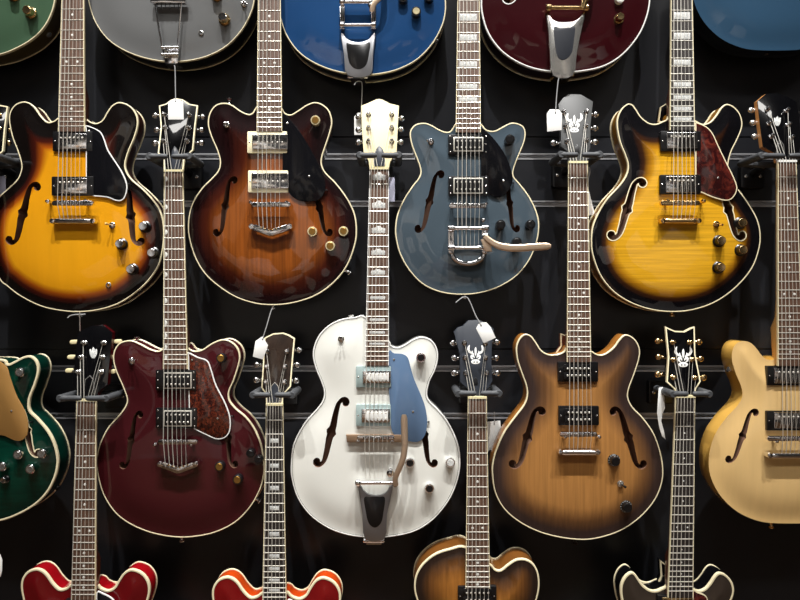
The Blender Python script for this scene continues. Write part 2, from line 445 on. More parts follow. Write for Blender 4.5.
        if style in ('frame', 'black'):
            if style == 'frame':
                mb = MB(); mb.prism(R(a, b, c, d, yc, .001), yc, yr + .001, .0005); mk('pickup_cover', mb, M['fret'], pu)
                mb = MB(); mb.prism(R(a + 1.1, b + 1.1, c - 1.1, d - 1.1, yc, .0008), yc - .0005, yc + .001, .0003); bo = mk('bobbin', mb, M['black'], pu)
            else:
                for (e, f) in ((b, ym - .35), (ym + .35, d)):
                    mb = MB(); mb.prism(R(a, e, c, f, yc, .0035), yc, yr + .001, .0006); mk('bobbin', mb, M['black'], pu)
            rows = (b + (d - b) * .27, b + (d - b) * .73)
        else:
            mb = MB(); mb.prism(R(a, b, c, d, yc, .002), yc, yr + .001, .0012); mk('pickup_cover', mb, M[cover], pu)
            rows = (b + (d - b) * .27,) if style == 'cover' else (ym,) if style == 'single' else (b + (d - b) * .3, b + (d - b) * .7)
            if style == 'filter':
                q = []
                for i in range(6): q += [(a + 3 + (c - a - 6) * (i + .1) / 6, b + 1.4), (a + 3 + (c - a - 6) * (i + .5) / 6, b + 3.4), ]
                q += [(c - 2, b + 1.4), (c - 2, d - 1.4)]
                for i in range(5, -1, -1): q += [(a + 3 + (c - a - 6) * (i + .5) / 6, d - 3.4), (a + 3 + (c - a - 6) * (i + .1) / 6, d - 1.4)]
                mb = MB(); mb.prism(PX(q, yc), yc - .0006, yc + .001, .0002); mk('cover_insert', mb, M['white'], pu)
        m = .13 if style in ('frame', 'black') else .15
        for ry in rows:
            for i in range(6):
                px = a + (c - a) * (m + (1 - 2 * m) * i / 5)
                mb = MB(); mb.lathe(W(px, ry, yc - .0003), (0, -1, 0), [(.0022, -.001), (.0022, .0002), (.0016, .0007), (.0004, .0008)], 10); mk('pole_piece', mb, M['steel'], pu)
        if style == 'frame':
            pts = [(x, y) for x in (x0 + 2.2, x1 - 2.2) for y in (y0 + 2.3, ym, y1 - 2.3)]
        else: pts = [(x0 + 1.8 + .4, ym), (x1 - 1.8 - .4, ym)]
        for px, py in pts:
            mb = MB(); mb.lathe(W(px, py, yr), (0, -1, 0), [(.0018, -.001), (.0018, .0003), (.001, .0008)], 10); mk('ring_screw', mb, M['nickel'], pu)
    def bridge(g, x0, x1, y, metal='chrome', base=None, ystr=-.032, bar=2.5):
        s = g.surf((x0 + x1) / 2, y); yt = ystr + .0012
        if base:
            mb = MB(); p = PX([(base[0], base[1]), (base[2], base[1]), (base[2] - 1, base[3]), (base[0] + 1, base[3])], s - .008); mb.prism(p, s - .008, s + .004, .0012)
            mk('bridge_base', mb, M['basewood'], g.root)
        a, b = W(x0 + 3, y, yt + .005), W(x1 - 3, y, yt + .005); k = (D + yt) / F
        mb = MB(); mb.prism(rrect(W(x0, y, yt).x, W(0, y + bar, yt).z, W(x1, y, yt).x, W(0, y - bar, yt).z, bar * k * .98, 6), yt + .0025, yt + .0095, .0012)
        br = mk('bridge', mb, M[metal], g.root)
        for i in range(6):
            u = (i - 2.5) / 2.5; c = Vector((g.cx(g.zb) + u * .0255, 0, W(0, y + random.uniform(-.7, .7), yt).z))
            mb = MB(); mb.prism(rrect(c.x - .0036, c.z - .005, c.x + .0036, c.z + .005, .0008), yt - .0005, yt + .004, .0011); mk('saddle', mb, M[metal], br)
        for px in (x0 + 2.2, x1 - 2.2):
            p = W(px, y, 0); mb = MB(); mb.lathe((p.x, s + .003, p.z), (0, -1, 0), [(.0035, 0), (.0035, -yt + s - .008), (.0055, -yt + s - .007), (.0055, -yt + s - .004), (.003, -yt + s + .0005), (.001, -yt + s + .0012)], 14); mk('bridge_post', mb, M[metal], br)
    def stopbar(g, x0, x1, y, metal='chrome', h=3.0):
        s = g.surf((x0 + x1) / 2, y); yt = s - .017; k = (D + yt) / F
        mb = MB(); a, b = W(x0 + h, y, yt + h * k), W(x1 - h, y, yt + h * k)
        n = 10; P = [a + (b - a) * i / n for i in range(n + 1)]
        mb.tube(P, [h * k * (.8 if i in (0, n) else 1.) for i in range(n + 1)], 14); tp = mk('stop_tailpiece', mb, M[metal], g.root)
        for px in (x0 + h, x1 - h):
            p = W(px, y, yt); mb = MB(); mb.lathe((p.x, s + .002, p.z), (0, -1, 0), [(.0045, 0), (.0045, .006), (.0066, .0075), (.0066, .018), (.0055, .0205), (.0018, .021), (.0015, .0205)], 16); mk('tailpiece_stud', mb, M[metal], tp)
    def vtail(g, xl, xr, ye, tipy, metal='chrome'):
        s = g.surf((xl + xr) / 2, ye); yt = s - .016; xm = (xl + xr) / 2
        mb = MB()
        for y0, dz, bev in ((yt, 0, .0022),):
            mb.prism(PX([(xl, ye - 3), (xl + 5, ye - 2.6), (xm, tipy - 5.6), (xr - 5, ye - 2.6), (xr, ye - 3), (xr + 1, ye + 2.2), (xm + 1.5, tipy + .6), (xm - 1.5, tipy + .6), (xl - 1, ye + 2.2)], y0), y0, y0 + .008, bev)
        tp = mk('v_tailpiece', mb, M[metal], g.root)
        for px in (xl + 1, xr - 1):
            p = W(px, ye - .5, yt); mb = MB(); mb.lathe((p.x, s + .002, p.z), (0, -1, 0), [(.0045, 0), (.0045, .006), (.0072, .0075), (.0075, .017), (.006, .02), (.002, .0205)], 16); mk('tailpiece_stud', mb, M[metal], tp)
        for i in range(6):
            u = (i - 2.5) / 2.5; px = xm + u * 9.5; py = tipy - 5 - abs(px - xm) * .32
            p = W(px, py, yt - .001); mb = MB(); mb.ball(p, .0022, 8); mk('string_ball', mb, M['gold'], tp)
    def pickguard(g, pts, m, border=None, lift=.0048, screws=(), bwid=.0019, sub=4):
        cxp = sum(p[0] for p in pts) / len(pts); cyp = sum(p[1] for p in pts) / len(pts)
        s = g.surf(cxp, cyp); y = min(s, -.008) - lift
        q = ccw(PX(catmull(pts, sub), y)); mb = MB(); mb.prism(q, y, y + .0024, .0006)
        pg = mk('pickguard', mb, M[m], g.root, None, 25)
        if border:
            mb = MB(); r = lambda p, yy: [Vector((x, yy, z)) for x, z in p]
            mb.loft([r(inset(q, bwid), y + .0005), r(inset(q, bwid), y - .0003), r(inset(q, -.0003), y - .0001), r(inset(q, -.0004), y + .0025), r(q, y + .0026)], False); mk('pickguard_border', mb, M[border], pg)
        for px, py in screws:
            mb = MB(); mb.lathe(W(px, py, y), (0, -1, 0), [(.0026, -.001), (.0026, .0006), (.0014, .0013)], 12); mk('pickguard_screw', mb, M['nickel'], pg)
        p = W(*max(pts, key=lambda t: t[0]), y); mb = MB(); mb.tube([p + Vector((-.006, .003, 0)), p + Vector((.004, .004, .001)), p + Vector((.008, .03, .002))], .0018, 6); mk('pickguard_bracket', mb, M['black'], pg)
    def knob(g, px, py, r=4.6, side='black', cap='chrome', h=.015, kind='hat'):
        y = g.surf(px, py); yt = y - h; w = W(px, py, yt); k = (D + yt) / F; R = r * k; o = Vector((w.x, y + .001, w.z))
        mb = MB()
        if kind == 'hat':
            mb.lathe(o, (0, -1, 0), [(R, 0), (R, .0035), (R * .8, .0055), (R * .72, h - .0005), (R * .66, h)], 26)
        else:
            prof = []; n = 28
            mb.lathe(o, (0, -1, 0), [(R * .9, 0), (R, .001), (R, h - .001), (R * .93, h)], 26)
        kn = mk('control_knob', mb, M[side], g.root)
        cr = R * (.7 if kind == 'hat' else .74)
        mb = MB(); mb.lathe(o - Vector((0, h - .0004, 0)), (0, -1, 0), [(cr, 0), (cr, .0008), (cr * .9, .0014), (cr * .3, .0012)], 24); mk('knob_cap', mb, M[cap], kn)
        return kn, o, R
    def knob_ticks(g, kn, o, R):
        for i in range(14):
            a = 2 * math.pi * i / 14; p = o + Vector((math.cos(a) * R * .86, -.0046, math.sin(a) * R * .86)); mb = MB(); mb.ball(p, .0011, 6, (1, .4, 1)); mk('knob_tick', mb, M['ticks'], kn)
    def toggle(g, px, py, tip, metal='chrome', tipmat='chrome'):
        y = g.surf(px, py); w = W(px, py, y - .004); o = Vector((w.x, y + .001, w.z)); mb = MB()
        mb.lathe(o, (0, -1, 0), [(.0075, 0), (.0075, .002), (.0058, .003), (.0056, .0065), (.003, .0072)], 18); tg = mk('toggle_switch', mb, M[metal], g.root)
        e = W(tip[0], tip[1], y - .02); mb = MB(); a = o + Vector((0, -.006, 0)); d = e - a
        mb.lathe(a, d, [(.0015, 0), (.0016, d.length * .5), (.0026, d.length * .6), (.003, d.length * .93), (.0012, d.length)], 10); mk('switch_tip', mb, M[tipmat], tg)
    def jack(g, px, py, m='nickel'):
        y = g.surf(px, py); w = W(px, py, y); mb = MB(); mb.lathe((w.x, y + .001, w.z), (0, -1, 0), [(.0065, 0), (.0065, .002), (.005, .003), (.0042, .0032), (.0036, .001), (.003, -.002)], 18); mk('output_jack', mb, M[m], g.root)
    def strap(g, px, py, y, d, m='chrome'):
        w = W(px, py, y); d = Vector(d); mb = MB(); mb.lathe(w - d.normalized() * .004, d, [(.005, 0), (.004, .003), (.0034, .007), (.0042, .010), (.0068, .012), (.0068, .0145), (.003, .016)], 14); mk('strap_button', mb, M[m], g.root)
    def bigsby(g, bars, frame, hole, hinge, pivot, arm, metal='alu', holem='black', armm='arm', barx=(355, 399), top='chrome'):
        s = g.surf(*frame[0]); yt = s - .012
        mb = MB(); mb.prism(PX(catmull(frame, 3) if len(frame) > 8 else frame, yt), yt, yt + .007, .0007); vb = mk('vibrato_tailpiece', mb, M[metal], g.root)
        mb = MB(); mb.prism(PX(catmull(hole, 4), yt - .0004), yt - .0006, yt + .001, .0003); mk('frame_opening', mb, M[holem], vb)
        x0, y0, x1, y1 = hinge
        mb = MB(); mb.prism(PX([(x0 + 2, y0), (x1 - 2, y0), (x1 - 3, y1), (x0 + 3, y1)], 0), -.004, g.depth * .7, .001); mb.cyl(W(x0, (y0 + y1) / 2, -.006), W(x1, (y0 + y1) / 2, -.006), .0055, 12); mk('hinge', mb, M[top], vb)
        for (by, r) in bars:
            yy = yt - .006
            mb = MB(); mb.cyl(W(barx[0] + 2, by, yy), W(barx[1] - 2, by, yy), r, 14); mk('roller_bar', mb, M[top], vb)
            for px in barx:
                mb = MB(); mb.cyl(W(px - 2.6, by, yy + .001), W(px + 2.6, by, yy + .001), r * 1.7, 14); mb.prism(circle(PX([(px, by + 2)], yt)[0], .0055), yt - .002, s, .001); mk('bar_bracket', mb, M[top], vb)
        if len(bars) > 1:
            for px in barx:
                mb = MB(); mb.prism(PX([(px - 2.6, bars[0][0]), (px + 2.6, bars[0][0]), (px + 2.6, bars[1][0] + 4), (px - 2.6, bars[1][0] + 4)], yt - .004), yt - .004, yt + .004, .0015); mk('side_bracket', mb, M[top], vb)
        ys = yt - .016
        p = W(pivot[0], pivot[1], s); mb = MB(); mb.lathe((p.x, s, p.z), (0, -1, 0), [(.006, 0), (.006, .004), (.0045, .005), (.0055, .008), (.0045, .011), (.0055, .014), (.006, .018), (.0085, .019), (.0085, .0235), (.005, .026), (.002, .0268)], 16); mk('arm_spring', mb, M[top], vb)
        P = catmull(arm, 5, False)
        pts = [W(a, b, ys - .004 * math.sin(math.pi * i / (len(P) - 1))) for i, (a, b) in enumerate(P)]; n = len(pts)
        wd = [.0058 + .0022 * i / n for i in range(n)]; wd[-1] = .0045; wd[-2] = .0066; wd[0] = .004
        mb = MB(); mb.tube(pts, wd, 12, 0, .0019); mk('vibrato_arm', mb, M[armm], vb)

# ornaments, in pixels about their centre
def _sym(p): return [p, [(-a, b) for a, b in p]]
EMB = {
    'antler': _sym([(-6.0, -8.4), (-7.9, -6.6), (-8.6, -4.0), (-7.6, -1.4), (-5.4, .5), (-2.8, 1.2), (-2.0, 2.2), (-1.5, .8), (-2.6, -.6), (-3.2, -2.9), (-4.0, -1.6), (-5.4, -2.2), (-6.2, -4.4)])
    + [[(0, -6.4), (1.1, -3.6), (.9, .4), (0, 3), (-.9, .4), (-1.1, -3.6)]]
    + _sym([(-5.2, 2.6), (-3.8, 1.4), (-2., 1.8), (-.9, 3.6), (-1.2, 5.2), (-2.0, 4.2), (-2.8, 3.6), (-3.2, 4.8), (-2., 6.0), (-3.8, 6.2), (-5.0, 4.8)])
    + [[(0, 6.2), (-2.6, 6.7), (-4.6, 8.4), (-3.6, 10.2), (-1.4, 10.9), (1.4, 10.9), (3.6, 10.2), (4.6, 8.4), (2.6, 6.7)]],
    'leaf': [[(0, -6), (1.6, -3.4), (1.9, -1.2), (2.6, -4), (4, -3.6), (3.9, .4), (3., 3.4), (1.4, 5.8), (-1.4, 5.8), (-3, 3.4), (-3.9, .4), (-4, -3.6), (-2.6, -4), (-1.9, -1.2), (-1.6, -3.4)]],
}

# ------------------------------------------------------------------ the room
room = mat('room_paint', (70, 66, 62), .8)
reflect_mat, nt, bs = new_mat('reflection_patches')  # made-up colour patches on the unseen front wall, for reflections in the chrome
vo = nt.nodes.new('ShaderNodeTexVoronoi'); vo.inputs['Scale'].default_value = 1; nt.links.new(coords(nt, (2.6, 2.6, 2.1)), vo.inputs['Vector'])
rr = ramp(nt, [(0, lin((24, 22, 22))), (.45, lin((38, 34, 32))), (.42, lin((196, 158, 122))), (.5, lin((120, 62, 52))), (.54, lin((236, 234, 230))), (.76, lin((44, 44, 48))), (.84, lin((222, 210, 194)))], 'CONSTANT')
sp = nt.nodes.new('ShaderNodeSeparateColor'); nt.links.new(vo.outputs['Color'], sp.inputs[0]); nt.links.new(sp.outputs[0], rr.inputs[0]); nt.links.new(rr.outputs[0], bs.inputs['Base Color']); bs.inputs['Roughness'].default_value = .6
WX, ZF, ZC, YB = 3.2, -1.5, 2.5, -4.4
blk, nt, b = new_mat('black_laminate')
r = ramp(nt, [(.3, lin((31, 32, 36))), (.7, lin((38, 39, 42)))])
nt.links.new(noise(nt, (3, 3, 3), 3), r.inputs[0]); nt.links.new(r.outputs[0], b.inputs['Base Color'])
b.inputs['Roughness'].default_value = .3; b.inputs['Specular IOR Level'].default_value = .35
kw = (D + WALL_Y) / F
zrow = lambda py: (300 - py) * kw
rails = [py + 212 * n for n in range(-4, 2) for py in (156.5, 203.8)]
rails = sorted([p for p in rails if ZF + .05 < zrow(p) < ZC - .05])
seams = sorted([p for p in (137 + 212 * n for n in range(-4, 2)) if ZF + .05 < zrow(p) < ZC - .05])
mb = MB()
def profile():
    """wall section from the floor up: channel at each rail, hairline groove at each seam"""
    pts = [(WALL_Y, ZF)]
    for py, kind in sorted([(p, 'r') for p in rails] + [(p, 's') for p in seams], reverse=True):
        z = zrow(py); h, d = (.0078, .022) if kind == 'r' else (.0018, .006)
        pts += [(WALL_Y, z - h), (WALL_Y + d, z - h), (WALL_Y + d, z + h), (WALL_Y, z + h)]
    return pts + [(WALL_Y, ZC)]
pr = profile()
mb.loft([[Vector((x, y, z)) for y, z in pr] for x in (-WX, WX)], False, 0, False)
struct('wall_back', mb, blk)
railm = mat('rail_aluminium', (186, 187, 190), .42, .6)
for i, py in enumerate(rails):
    z = zrow(py); h = .0078; mb = MB()
    sec = [(WALL_Y - .0012, z - h), (WALL_Y - .0012, z - h + .0032), (WALL_Y + .003, z - h + .0036), (WALL_Y + .012, z - h + .0036), (WALL_Y + .012, z + h - .0036), (WALL_Y + .003, z + h - .0036), (WALL_Y - .0012, z + h - .0032), (WALL_Y - .0012, z + h), (WALL_Y + .021, z + h), (WALL_Y + .021, z - h)]
    mb.loft([[Vector((x, y, zz)) for y, zz in sec] for x in (-WX + .01, WX - .01)])
    struct('trim_%d' % (i + 1), mb, railm)
mb = MB(); box(mb, (-WX, YB, ZF - .05), (WX, WALL_Y + .05, ZF)); struct('floor', mb, wood('floor_boards', (128, 96, 66), (14, 1.2, 1), .7, 1.2, .45))
mb = MB(); box(mb, (-WX, YB, ZC), (WX, WALL_Y + .05, ZC + .05)); struct('ceiling', mb, mat('ceiling_paint', (62, 62, 62), .9))
for nm, a, bb in (('wall_left', (-WX - .05, YB, ZF), (-WX, WALL_Y + .05, ZC)), ('wall_right', (WX, YB, ZF), (WX + .05, WALL_Y + .05, ZC)), ('wall_front', (-WX, YB - .05, ZF), (WX, YB, ZC))):
    mb = MB(); box(mb, a, bb); struct(nm, mb, reflect_mat if nm == 'wall_front' else room)

# ------------------------------------------------------------------ hangers and tags
def hanger(cx, py, label, half=19, thick=2.9, yo=0.):
    global YO
    YO = yo; yfront = -.02 + yo
    c = W(cx, py, 0.0); k = (D + yo) / F
    h = half * k
    root = thing('guitar_hanger', label, 'hanger', W(cx, py, WALL_Y - yo) - Vector((0, -yo, .02)), 'black yoke hangers holding the guitars')
    wx = c.x; z = c.z; r = thick * k
    mb = MB(); mb.prism(rrect(wx - .03, z - .05, wx + .03, z + .01, .006), WALL_Y - .018, WALL_Y - .0015, .003); mk('mount_plate', mb, M['steelblk'], root)
    for sx in (-1, 1):
        mb = MB(); mb.lathe((wx + sx * .018, WALL_Y - .018, z - .02), (0, -1, 0), [(.004, 0), (.004, .001), (.002, .002)], 10); mk('mount_screw', mb, M['nickel'], root)
    mb = MB(); mb.cyl((wx, WALL_Y - .016, z - .012), (wx, .062 + yo, z - .004), .0095, 14); mk('stem', mb, M['steelblk'], root)
    mb = MB(); mb.tube([Vector((wx + h * math.sin(a) , .056 + yo, z - .004 * math.cos(a))) for a in [math.pi * (i / 12 - .5) for i in range(13)]], r * 1.1, 10)
    mk('yoke', mb, M['rubber'], root)
    for sx in (-1, 1):
        mb = MB(); mb.lathe((wx + sx * h, .066 + yo, z), (0, -1, 0), [(r * 1.0, 0), (r * 1.3, .006), (r * 1.3, .066), (r * 1.25, .078), (r * 1.0, .086)], 16); mk('prong', mb, M['rubber'], root)
        yg = yfront
        mb = MB(); a = Vector((wx + sx * h, yg, z)); e = Vector((wx + sx * .005, yg - .001, z))
        P = [a + (e - a) * i / 10 for i in range(11)]
        mb.tube(P, [r * 1.05] + [r * 1.15] * 2 + [r * .98] * 6 + [r * .9, r * .55], 12)
        mb.lathe((wx + sx * h, yg + .008, z), (0, -1, 0), [(r * 1.1, 0), (r * 1.3, .004), (r * 1.3, .011), (r * 1.0, .0145)], 16)
        mk('gate_arm', mb, M['rubber'], root)
    return root
def tag(label, card, y, cord=None, m='card', slot=None, ytop=None):
    global YO
    YO = 0.
    root = thing('price_tag', label, 'price tag', W(card[0][0], max(p[1] for p in card), y), 'blank price tags hung on the guitars')
    mb = MB(); mb.prism(PX(card, y), y, y + .0007, .0002); ca = mk('tag_card', mb, M[m], root)
    if slot:
        mb = MB(); mb.prism(circle(PX([slot], y)[0], .0016, 10), y - .0004, y + .0004, .0001); mk('eyelet', mb, M['black'], root)
    if cord:
        P = catmull(cord, 4, False); n = len(P); yt = y if ytop is None else ytop
        mb = MB(); mb.tube([W(a, b, y + (yt - y) * i / (n - 1) - .0008) for i, (a, b) in enumerate(P)], .0011, 6); mk('tag_cord', mb, M['cord'], root)
    return root
# ------------------------------------------------------------------ traced outlines (pixels of the photograph, at the depth of the tops)
O335 = [(61,117),(54,121),(47.5,122),(41,116),(35,107.5),(29,102.8),(22.5,101.8),(15,105),(10,112.5),(9.3,122.5),(12.5,137.5),(18,152),(21.5,165),(20,174),(16,181),(7.5,189),(-1,197),(-8,208),(-12,222),(-13,240),(-9,262),(0,280),(7.5,286.5),(20,296),(40,306),(60,310.7),(80,312),(100,309.7),(120,303),(137,291.5),(150,279),(160,262),(164,240),(163.5,222.5),(160,210),(152.5,199),(142.5,188.5),(132.5,180),(127,172.5),(125.3,164),(128.5,152),(134.5,137.5),(137.8,125),(136.5,114.5),(130,106),(120,102.3),(112.5,105.3),(107,112.5),(102.5,120),(96,123.3),(89,121),(82,116)]
OCB2 = [(259,105.5),(252.5,113),(247.5,114),(240,110.5),(232.5,105.3),(225,103),(216,105),(209.8,113),(208,124),(211,136),(217,150),(220,161),(218.5,170),(212.5,177.5),(202.5,187.5),(194,200),(189.5,212.5),(188,227.5),(189.5,240),(195,257.5),(205,274),(220,287.5),(237.5,298),(257.5,304),(277.5,305),(297.5,302),(317.5,294.5),(335,281.5),(347.5,265),(355,245),(356.8,230),(355,215),(350,203),(343,192),(335,182),(326,173),(322,165.5),(322,157.5),(326,145),(330.5,131),(332,121),(329,110.5),(321.5,104),(314,102.4),(306,105.3),(299,110),(291,114.6),(285,113),(279,106)]
OSLT = [(459,121),(451,130.5),(446,132),(439,129.5),(431,125),(424,123),(416,124.5),(411,129.5),(410,136),(412,146),(417,159),(420.5,170),(419,177.5),(412.5,186),(404,199),(397.5,214),(395.3,227.5),(396,239),(400,254),(409,270),(422.5,284),(440,292),(460,294.7),(480,293),(500,286.5),(517.5,275),(530,259),(537,241),(539,227.5),(538,217),(534,205.5),(527.5,194),(519,183),(513.5,176),(514,168),(519,155),(524,142.5),(525.5,133),(523,126.5),(516.5,123.2),(510,123.3),(502.5,127),(494,131),(486,129.5),(478,122)]
OAFS = [(672,111),(667,119),(662.5,121.5),(656,124),(649,123),(641.5,117.5),(636,109.5),(632.3,104.8),(627.5,104),(621.5,109),(617.5,117.5),(617,127.5),(620,142.5),(625,155),(627.8,165),(626.5,174),(620,184.5),(607.5,198),(599,211),(592.7,226),(591,240),(592.5,255),(600,275),(612.5,291),(630,302.5),(650,309.5),(672.5,312),(695,309.5),(717.5,301),(737.5,286),(752.5,267.5),(759.5,247.5),(760.3,232.5),(757.5,220),(752.5,210),(745.5,199),(737,187.5),(730,176),(728,166),(731,152.5),(737,140),(741.5,129),(742,121),(739,112.5),(732.5,106),(726,104.3),(721,108),(716,115.5),(710,122),(702.5,124),(692,119)]
OMAR = [(166,345.5),(162,349.5),(157.5,351),(150,349),(140,343.8),(131,340.5),(121,342.3),(115,349),(113.2,359),(116,371),(122.5,386),(126.8,398),(126,405),(120,414),(108.5,427),(101,441),(97,455),(96.5,466),(98.5,479),(104,496),(115,512.5),(130,524),(150,532.5),(172.5,537),(192.5,537),(215,532.5),(235,522.5),(250,507.5),(260,490),(264,475),(264,460),(260.8,443),(254,427.5),(245.5,416.5),(236,408.5),(229.5,400),(229.3,391),(234,380),(238.7,365),(240,356),(237.3,347.5),(230.5,341.3),(222.5,339.5),(212.5,343),(202.5,349.5),(195,351),(189.5,349),(184,344)]
OWHT = [(365.5,317),(355,317.3),(342.5,319),(330,324.5),(320,334),(314.5,345),(313,356),(316,369),(321,381),(324.2,392),(322.5,401),(316,410),(306,421),(297.5,435),(292.5,448),(291,462.5),(291.5,477.5),(297.5,497.5),(310,515),(327.5,527.5),(347.5,534.8),(372.5,537.7),(395,536),(415,531),(432.5,520),(447.5,502.5),(456,485),(460,467),(459.3,450),(455.5,437),(448,422),(438.5,410),(430,401.5),(427,394),(429.5,381.5),(435.5,369),(438,356),(435.8,346),(430,339.3),(421,337),(413,339.5),(405,344.5),(397.5,347.5),(391,345.5),(388,340)]
OBRN = [(569,346),(564,351.5),(557.5,354.2),(549,354.5),(541.5,350.5),(536,342.5),(531,336),(525,334.2),(519.5,338.5),(516.2,347.5),(517.3,360),(521.5,373),(526,385.5),(527,395),(524,404.5),(515,416.5),(504.5,431),(497,447),(493,460),(492,473),(495,492.5),(505,510),(522.5,524),(545,534),(572.5,539.3),(595,538.8),(620,531),(640,517.5),(655,500),(662,482.5),(663,467.5),(660,450.5),(653.5,433),(643,418),(632.5,407),(628,397.5),(629,388.5),(634,375),(638.8,360),(639.8,350),(636.5,341.5),(630.5,336),(624.5,335),(619,340),(613.5,347.5),(605,353.8),(597.5,354.5),(588,349.5)]
_tl = [(772.5,360),(766,359),(761,354.5),(756.5,348.5),(750.5,342.8),(742.5,341),(736,344),(732.5,350.5),(732,360),(735.5,372.5),(741,386),(742.3,396),(737.5,405.5),(726,418),(716,432.5),(710.5,447.5),(708.8,462.5),(711,477.5),(720,495),(735,510),(752.5,519),(772,523)]
OTAN = [(778,357)] + _tl + [(1582 - x, y) for x, y in _tl[::-1]] + [(804, 357)]
OEMR = [(0,359),(7.5,364),(15,361),(24,356.5),(31,356),(36.8,361),(38.8,371),(35,385),(29.8,399),(30,410),(37.5,418),(47.5,429.5),(54.5,442.5),(58,456),(58,466),(55,478),(47.5,492.5),(35,505),(17.5,515),(0,521),(-24,524)]
OEMR = OEMR + [(-48 - x, y) for x, y in OEMR[-2::-1]]
OTOB = [(466,547),(450,548.8),(435,554),(423,563.5),(416,575),(414.3,588),(417,600),(422,612),(425.5,623),(423.5,632),(417,641),(407,652),(398.5,666),(393.5,679),(392,693),(392.5,708),(398.5,728),(411,746),(428.5,758),(448.5,765.5),(473.5,768.5),(496,767),(516,762),(533.5,751),(548.5,733),(557,716),(561,698),(560.3,681),(556.5,668),(549,653),(539.5,641),(531,632),(528,625),(530.5,612),(536.5,600),(539.3,586),(538,572.5),(533,563.5),(525,559.2),(516,559.7),(507.5,565),(501,570),(495.5,569.5),(490,564)]
def shift(dx, dy): return lambda x, y: (x + dx, y + dy)

BLK = (12, 8, 7)
side_dark = mat('brown_lacquer_rim', (58, 26, 16), .3, 0, 1.)
GR = 'semi hollow and hollow guitars on the display wall'


# ---- upper row, tuners out of frame ----------------------------------------------------------
g = Guitar('g', 'golden sunburst electric guitar with black pickguard and witch-hat knobs', O335,
           burst('golden_sunburst', [(0, BLK), (.018, (12, 7, 6)), (.029, (62, 18, 9)), (.040, (150, 72, 12)), (.054, (218, 148, 18)), (.2, (226, 158, 24))], (60, 60, 6), .96, 1.03), side_dark, .046, up=(.5, 180, 135),
           fh=[((37.5, 186.7), (9.2, 240), False), ((121, 190), (141, 241.5), True)], fws=1.15, back_binding='cream', group=GR, yo=0.022)
g.neck((63.4, 83.2, -70), (58, 84.5, 131.3), 203.5, 'rose', 'dot', tail=220)
g.pickguard([(85.5,125.5),(93,127.5),(100.5,132),(104.5,140),(108,150),(115,161),(122,172),(126.8,184),(126.3,193),(123,199.5),(117,200.8),(108,197.5),(98,196.3),(94,196),(90,195),(87,194),(86,192),(86,175),(86,150),(86,130)], 'pgblack', 'white', screws=[(89, 131)])
g.pickup(52.5, 131.5, 92.5, 151, 'cover', inner=(56.5, 133.5, 86.5, 149)); g.pickup(51.5, 176.5, 93.5, 195.5, 'cover', inner=(55, 178, 87, 193.5))
g.bridge(51, 92.5, 203); g.stopbar(49, 95.5, 221)
for p in ((142.5, 226), (119, 243.5), (151, 252.5), (130, 269)): g.knob(*p, 6, 'black', 'chrome', .017)
g.toggle(111.5, 225, (105, 223.5), 'chrome', 'amber'); g.jack(108.5, 285); g.strap(80, 312, .024, (0, 0, -1))

g = Guitar('g', 'glossy brown sunburst guitar with cream-framed pickups and teardrop black pickguard', OCB2,
           burst('walnut_burst', [(0, (16, 6, 7)), (.02, (26, 7, 8)), (.045, (62, 22, 10)), (.085, (126, 66, 20)), (.2, (140, 74, 22))], (170, 170, 5), .66, 1.25), mat('walnut_rim', (46, 16, 12), .3, 0, 1.), .046, up=(.5, 185, 130),
           fh=[((234.7, 180), (216, 232.5), False), ((309, 183), (330, 232.3), True)], fws=.9, group=GR, yo=0.022)
g.neck((258.7, 279.8, -68), (256.7, 282, 131), 204, 'rose', 'dot', tail=228)
g.pickguard([(282.8,112.8),(290,119.5),(300,132),(310,148),(319,165),(324.3,178),(325,190),(320,198.8),(311,201.5),(299,200.3),(291.5,195.8),(288,191),(284,188),(282.7,185),(282.7,165),(282.7,140),(282.7,120)], 'pgblack', None, screws=[(287, 123.3), (309, 176.3)])
g.pickup(247.2, 131.3, 287, 153, 'single', 'cream', inner=(252, 134.3, 287.6, 149.3)); g.pickup(248, 170.3, 288, 192.3, 'single', 'cream', inner=(251.3, 173, 288.4, 188.6))
g.bridge(251, 290.5, 204.3); g.vtail(250.5, 290.5, 227, 235.5)
for p in ((312, 231.3), (343.3, 231), (330, 245.8), (315.2, 120)): g.knob(*p, 4.9, 'knobcream', 'knobgold', .013, 'flat')
g.toggle(226, 124.3, (224.5, 123)); g.strap(229.5, 103, .02, (0, 0, 1)); g.strap(273, 305, .02, (0, 0, -1)); g.strap(346.5, 271, .02, (1, 0, -.7))

g = Guitar('g', 'slate blue-grey double-cut guitar with chrome vibrato arm reaching past its edge', OSLT,
           burst('slate_metallic', [(0, (66, 78, 87)), (.2, (70, 83, 92))], (3, 3, 3), .97, 1.03, rough=.3), mat('slate_rim', (84, 102, 112), .3, 0, 1.), .044,
           fh=[((441.5, 174.5), (417.5, 228.5), False), ((502, 178), (517.5, 228.5), True)], fws=.85, group=GR, yo=0.022)
g.neck((458.4, 478.9, -67), (455.8, 480.8, 132), 205.3, 'rose', 'block', tail=247, marks=(3, 5, 7, 9, 12, 15, 17))
g.pickguard([(481.5,128),(490,134.5),(500,146.5),(507.5,159.5),(512,173),(512.2,183),(507.5,191.5),(500,196.7),(493,196),(488.5,193.5),(483,191.5),(481,189),(481,172),(481,150),(481,134)], 'pgblack', None, screws=[(503.5, 181)])
g.pickup(448.3, 134.3, 488.3, 154.3, 'frame', inner=(453.5, 137, 483.3, 151.3)); g.pickup(448.5, 176, 488.5, 195.5, 'frame', inner=(453.5, 177.8, 483, 193.5))
g.bridge(449, 487, 205.5)
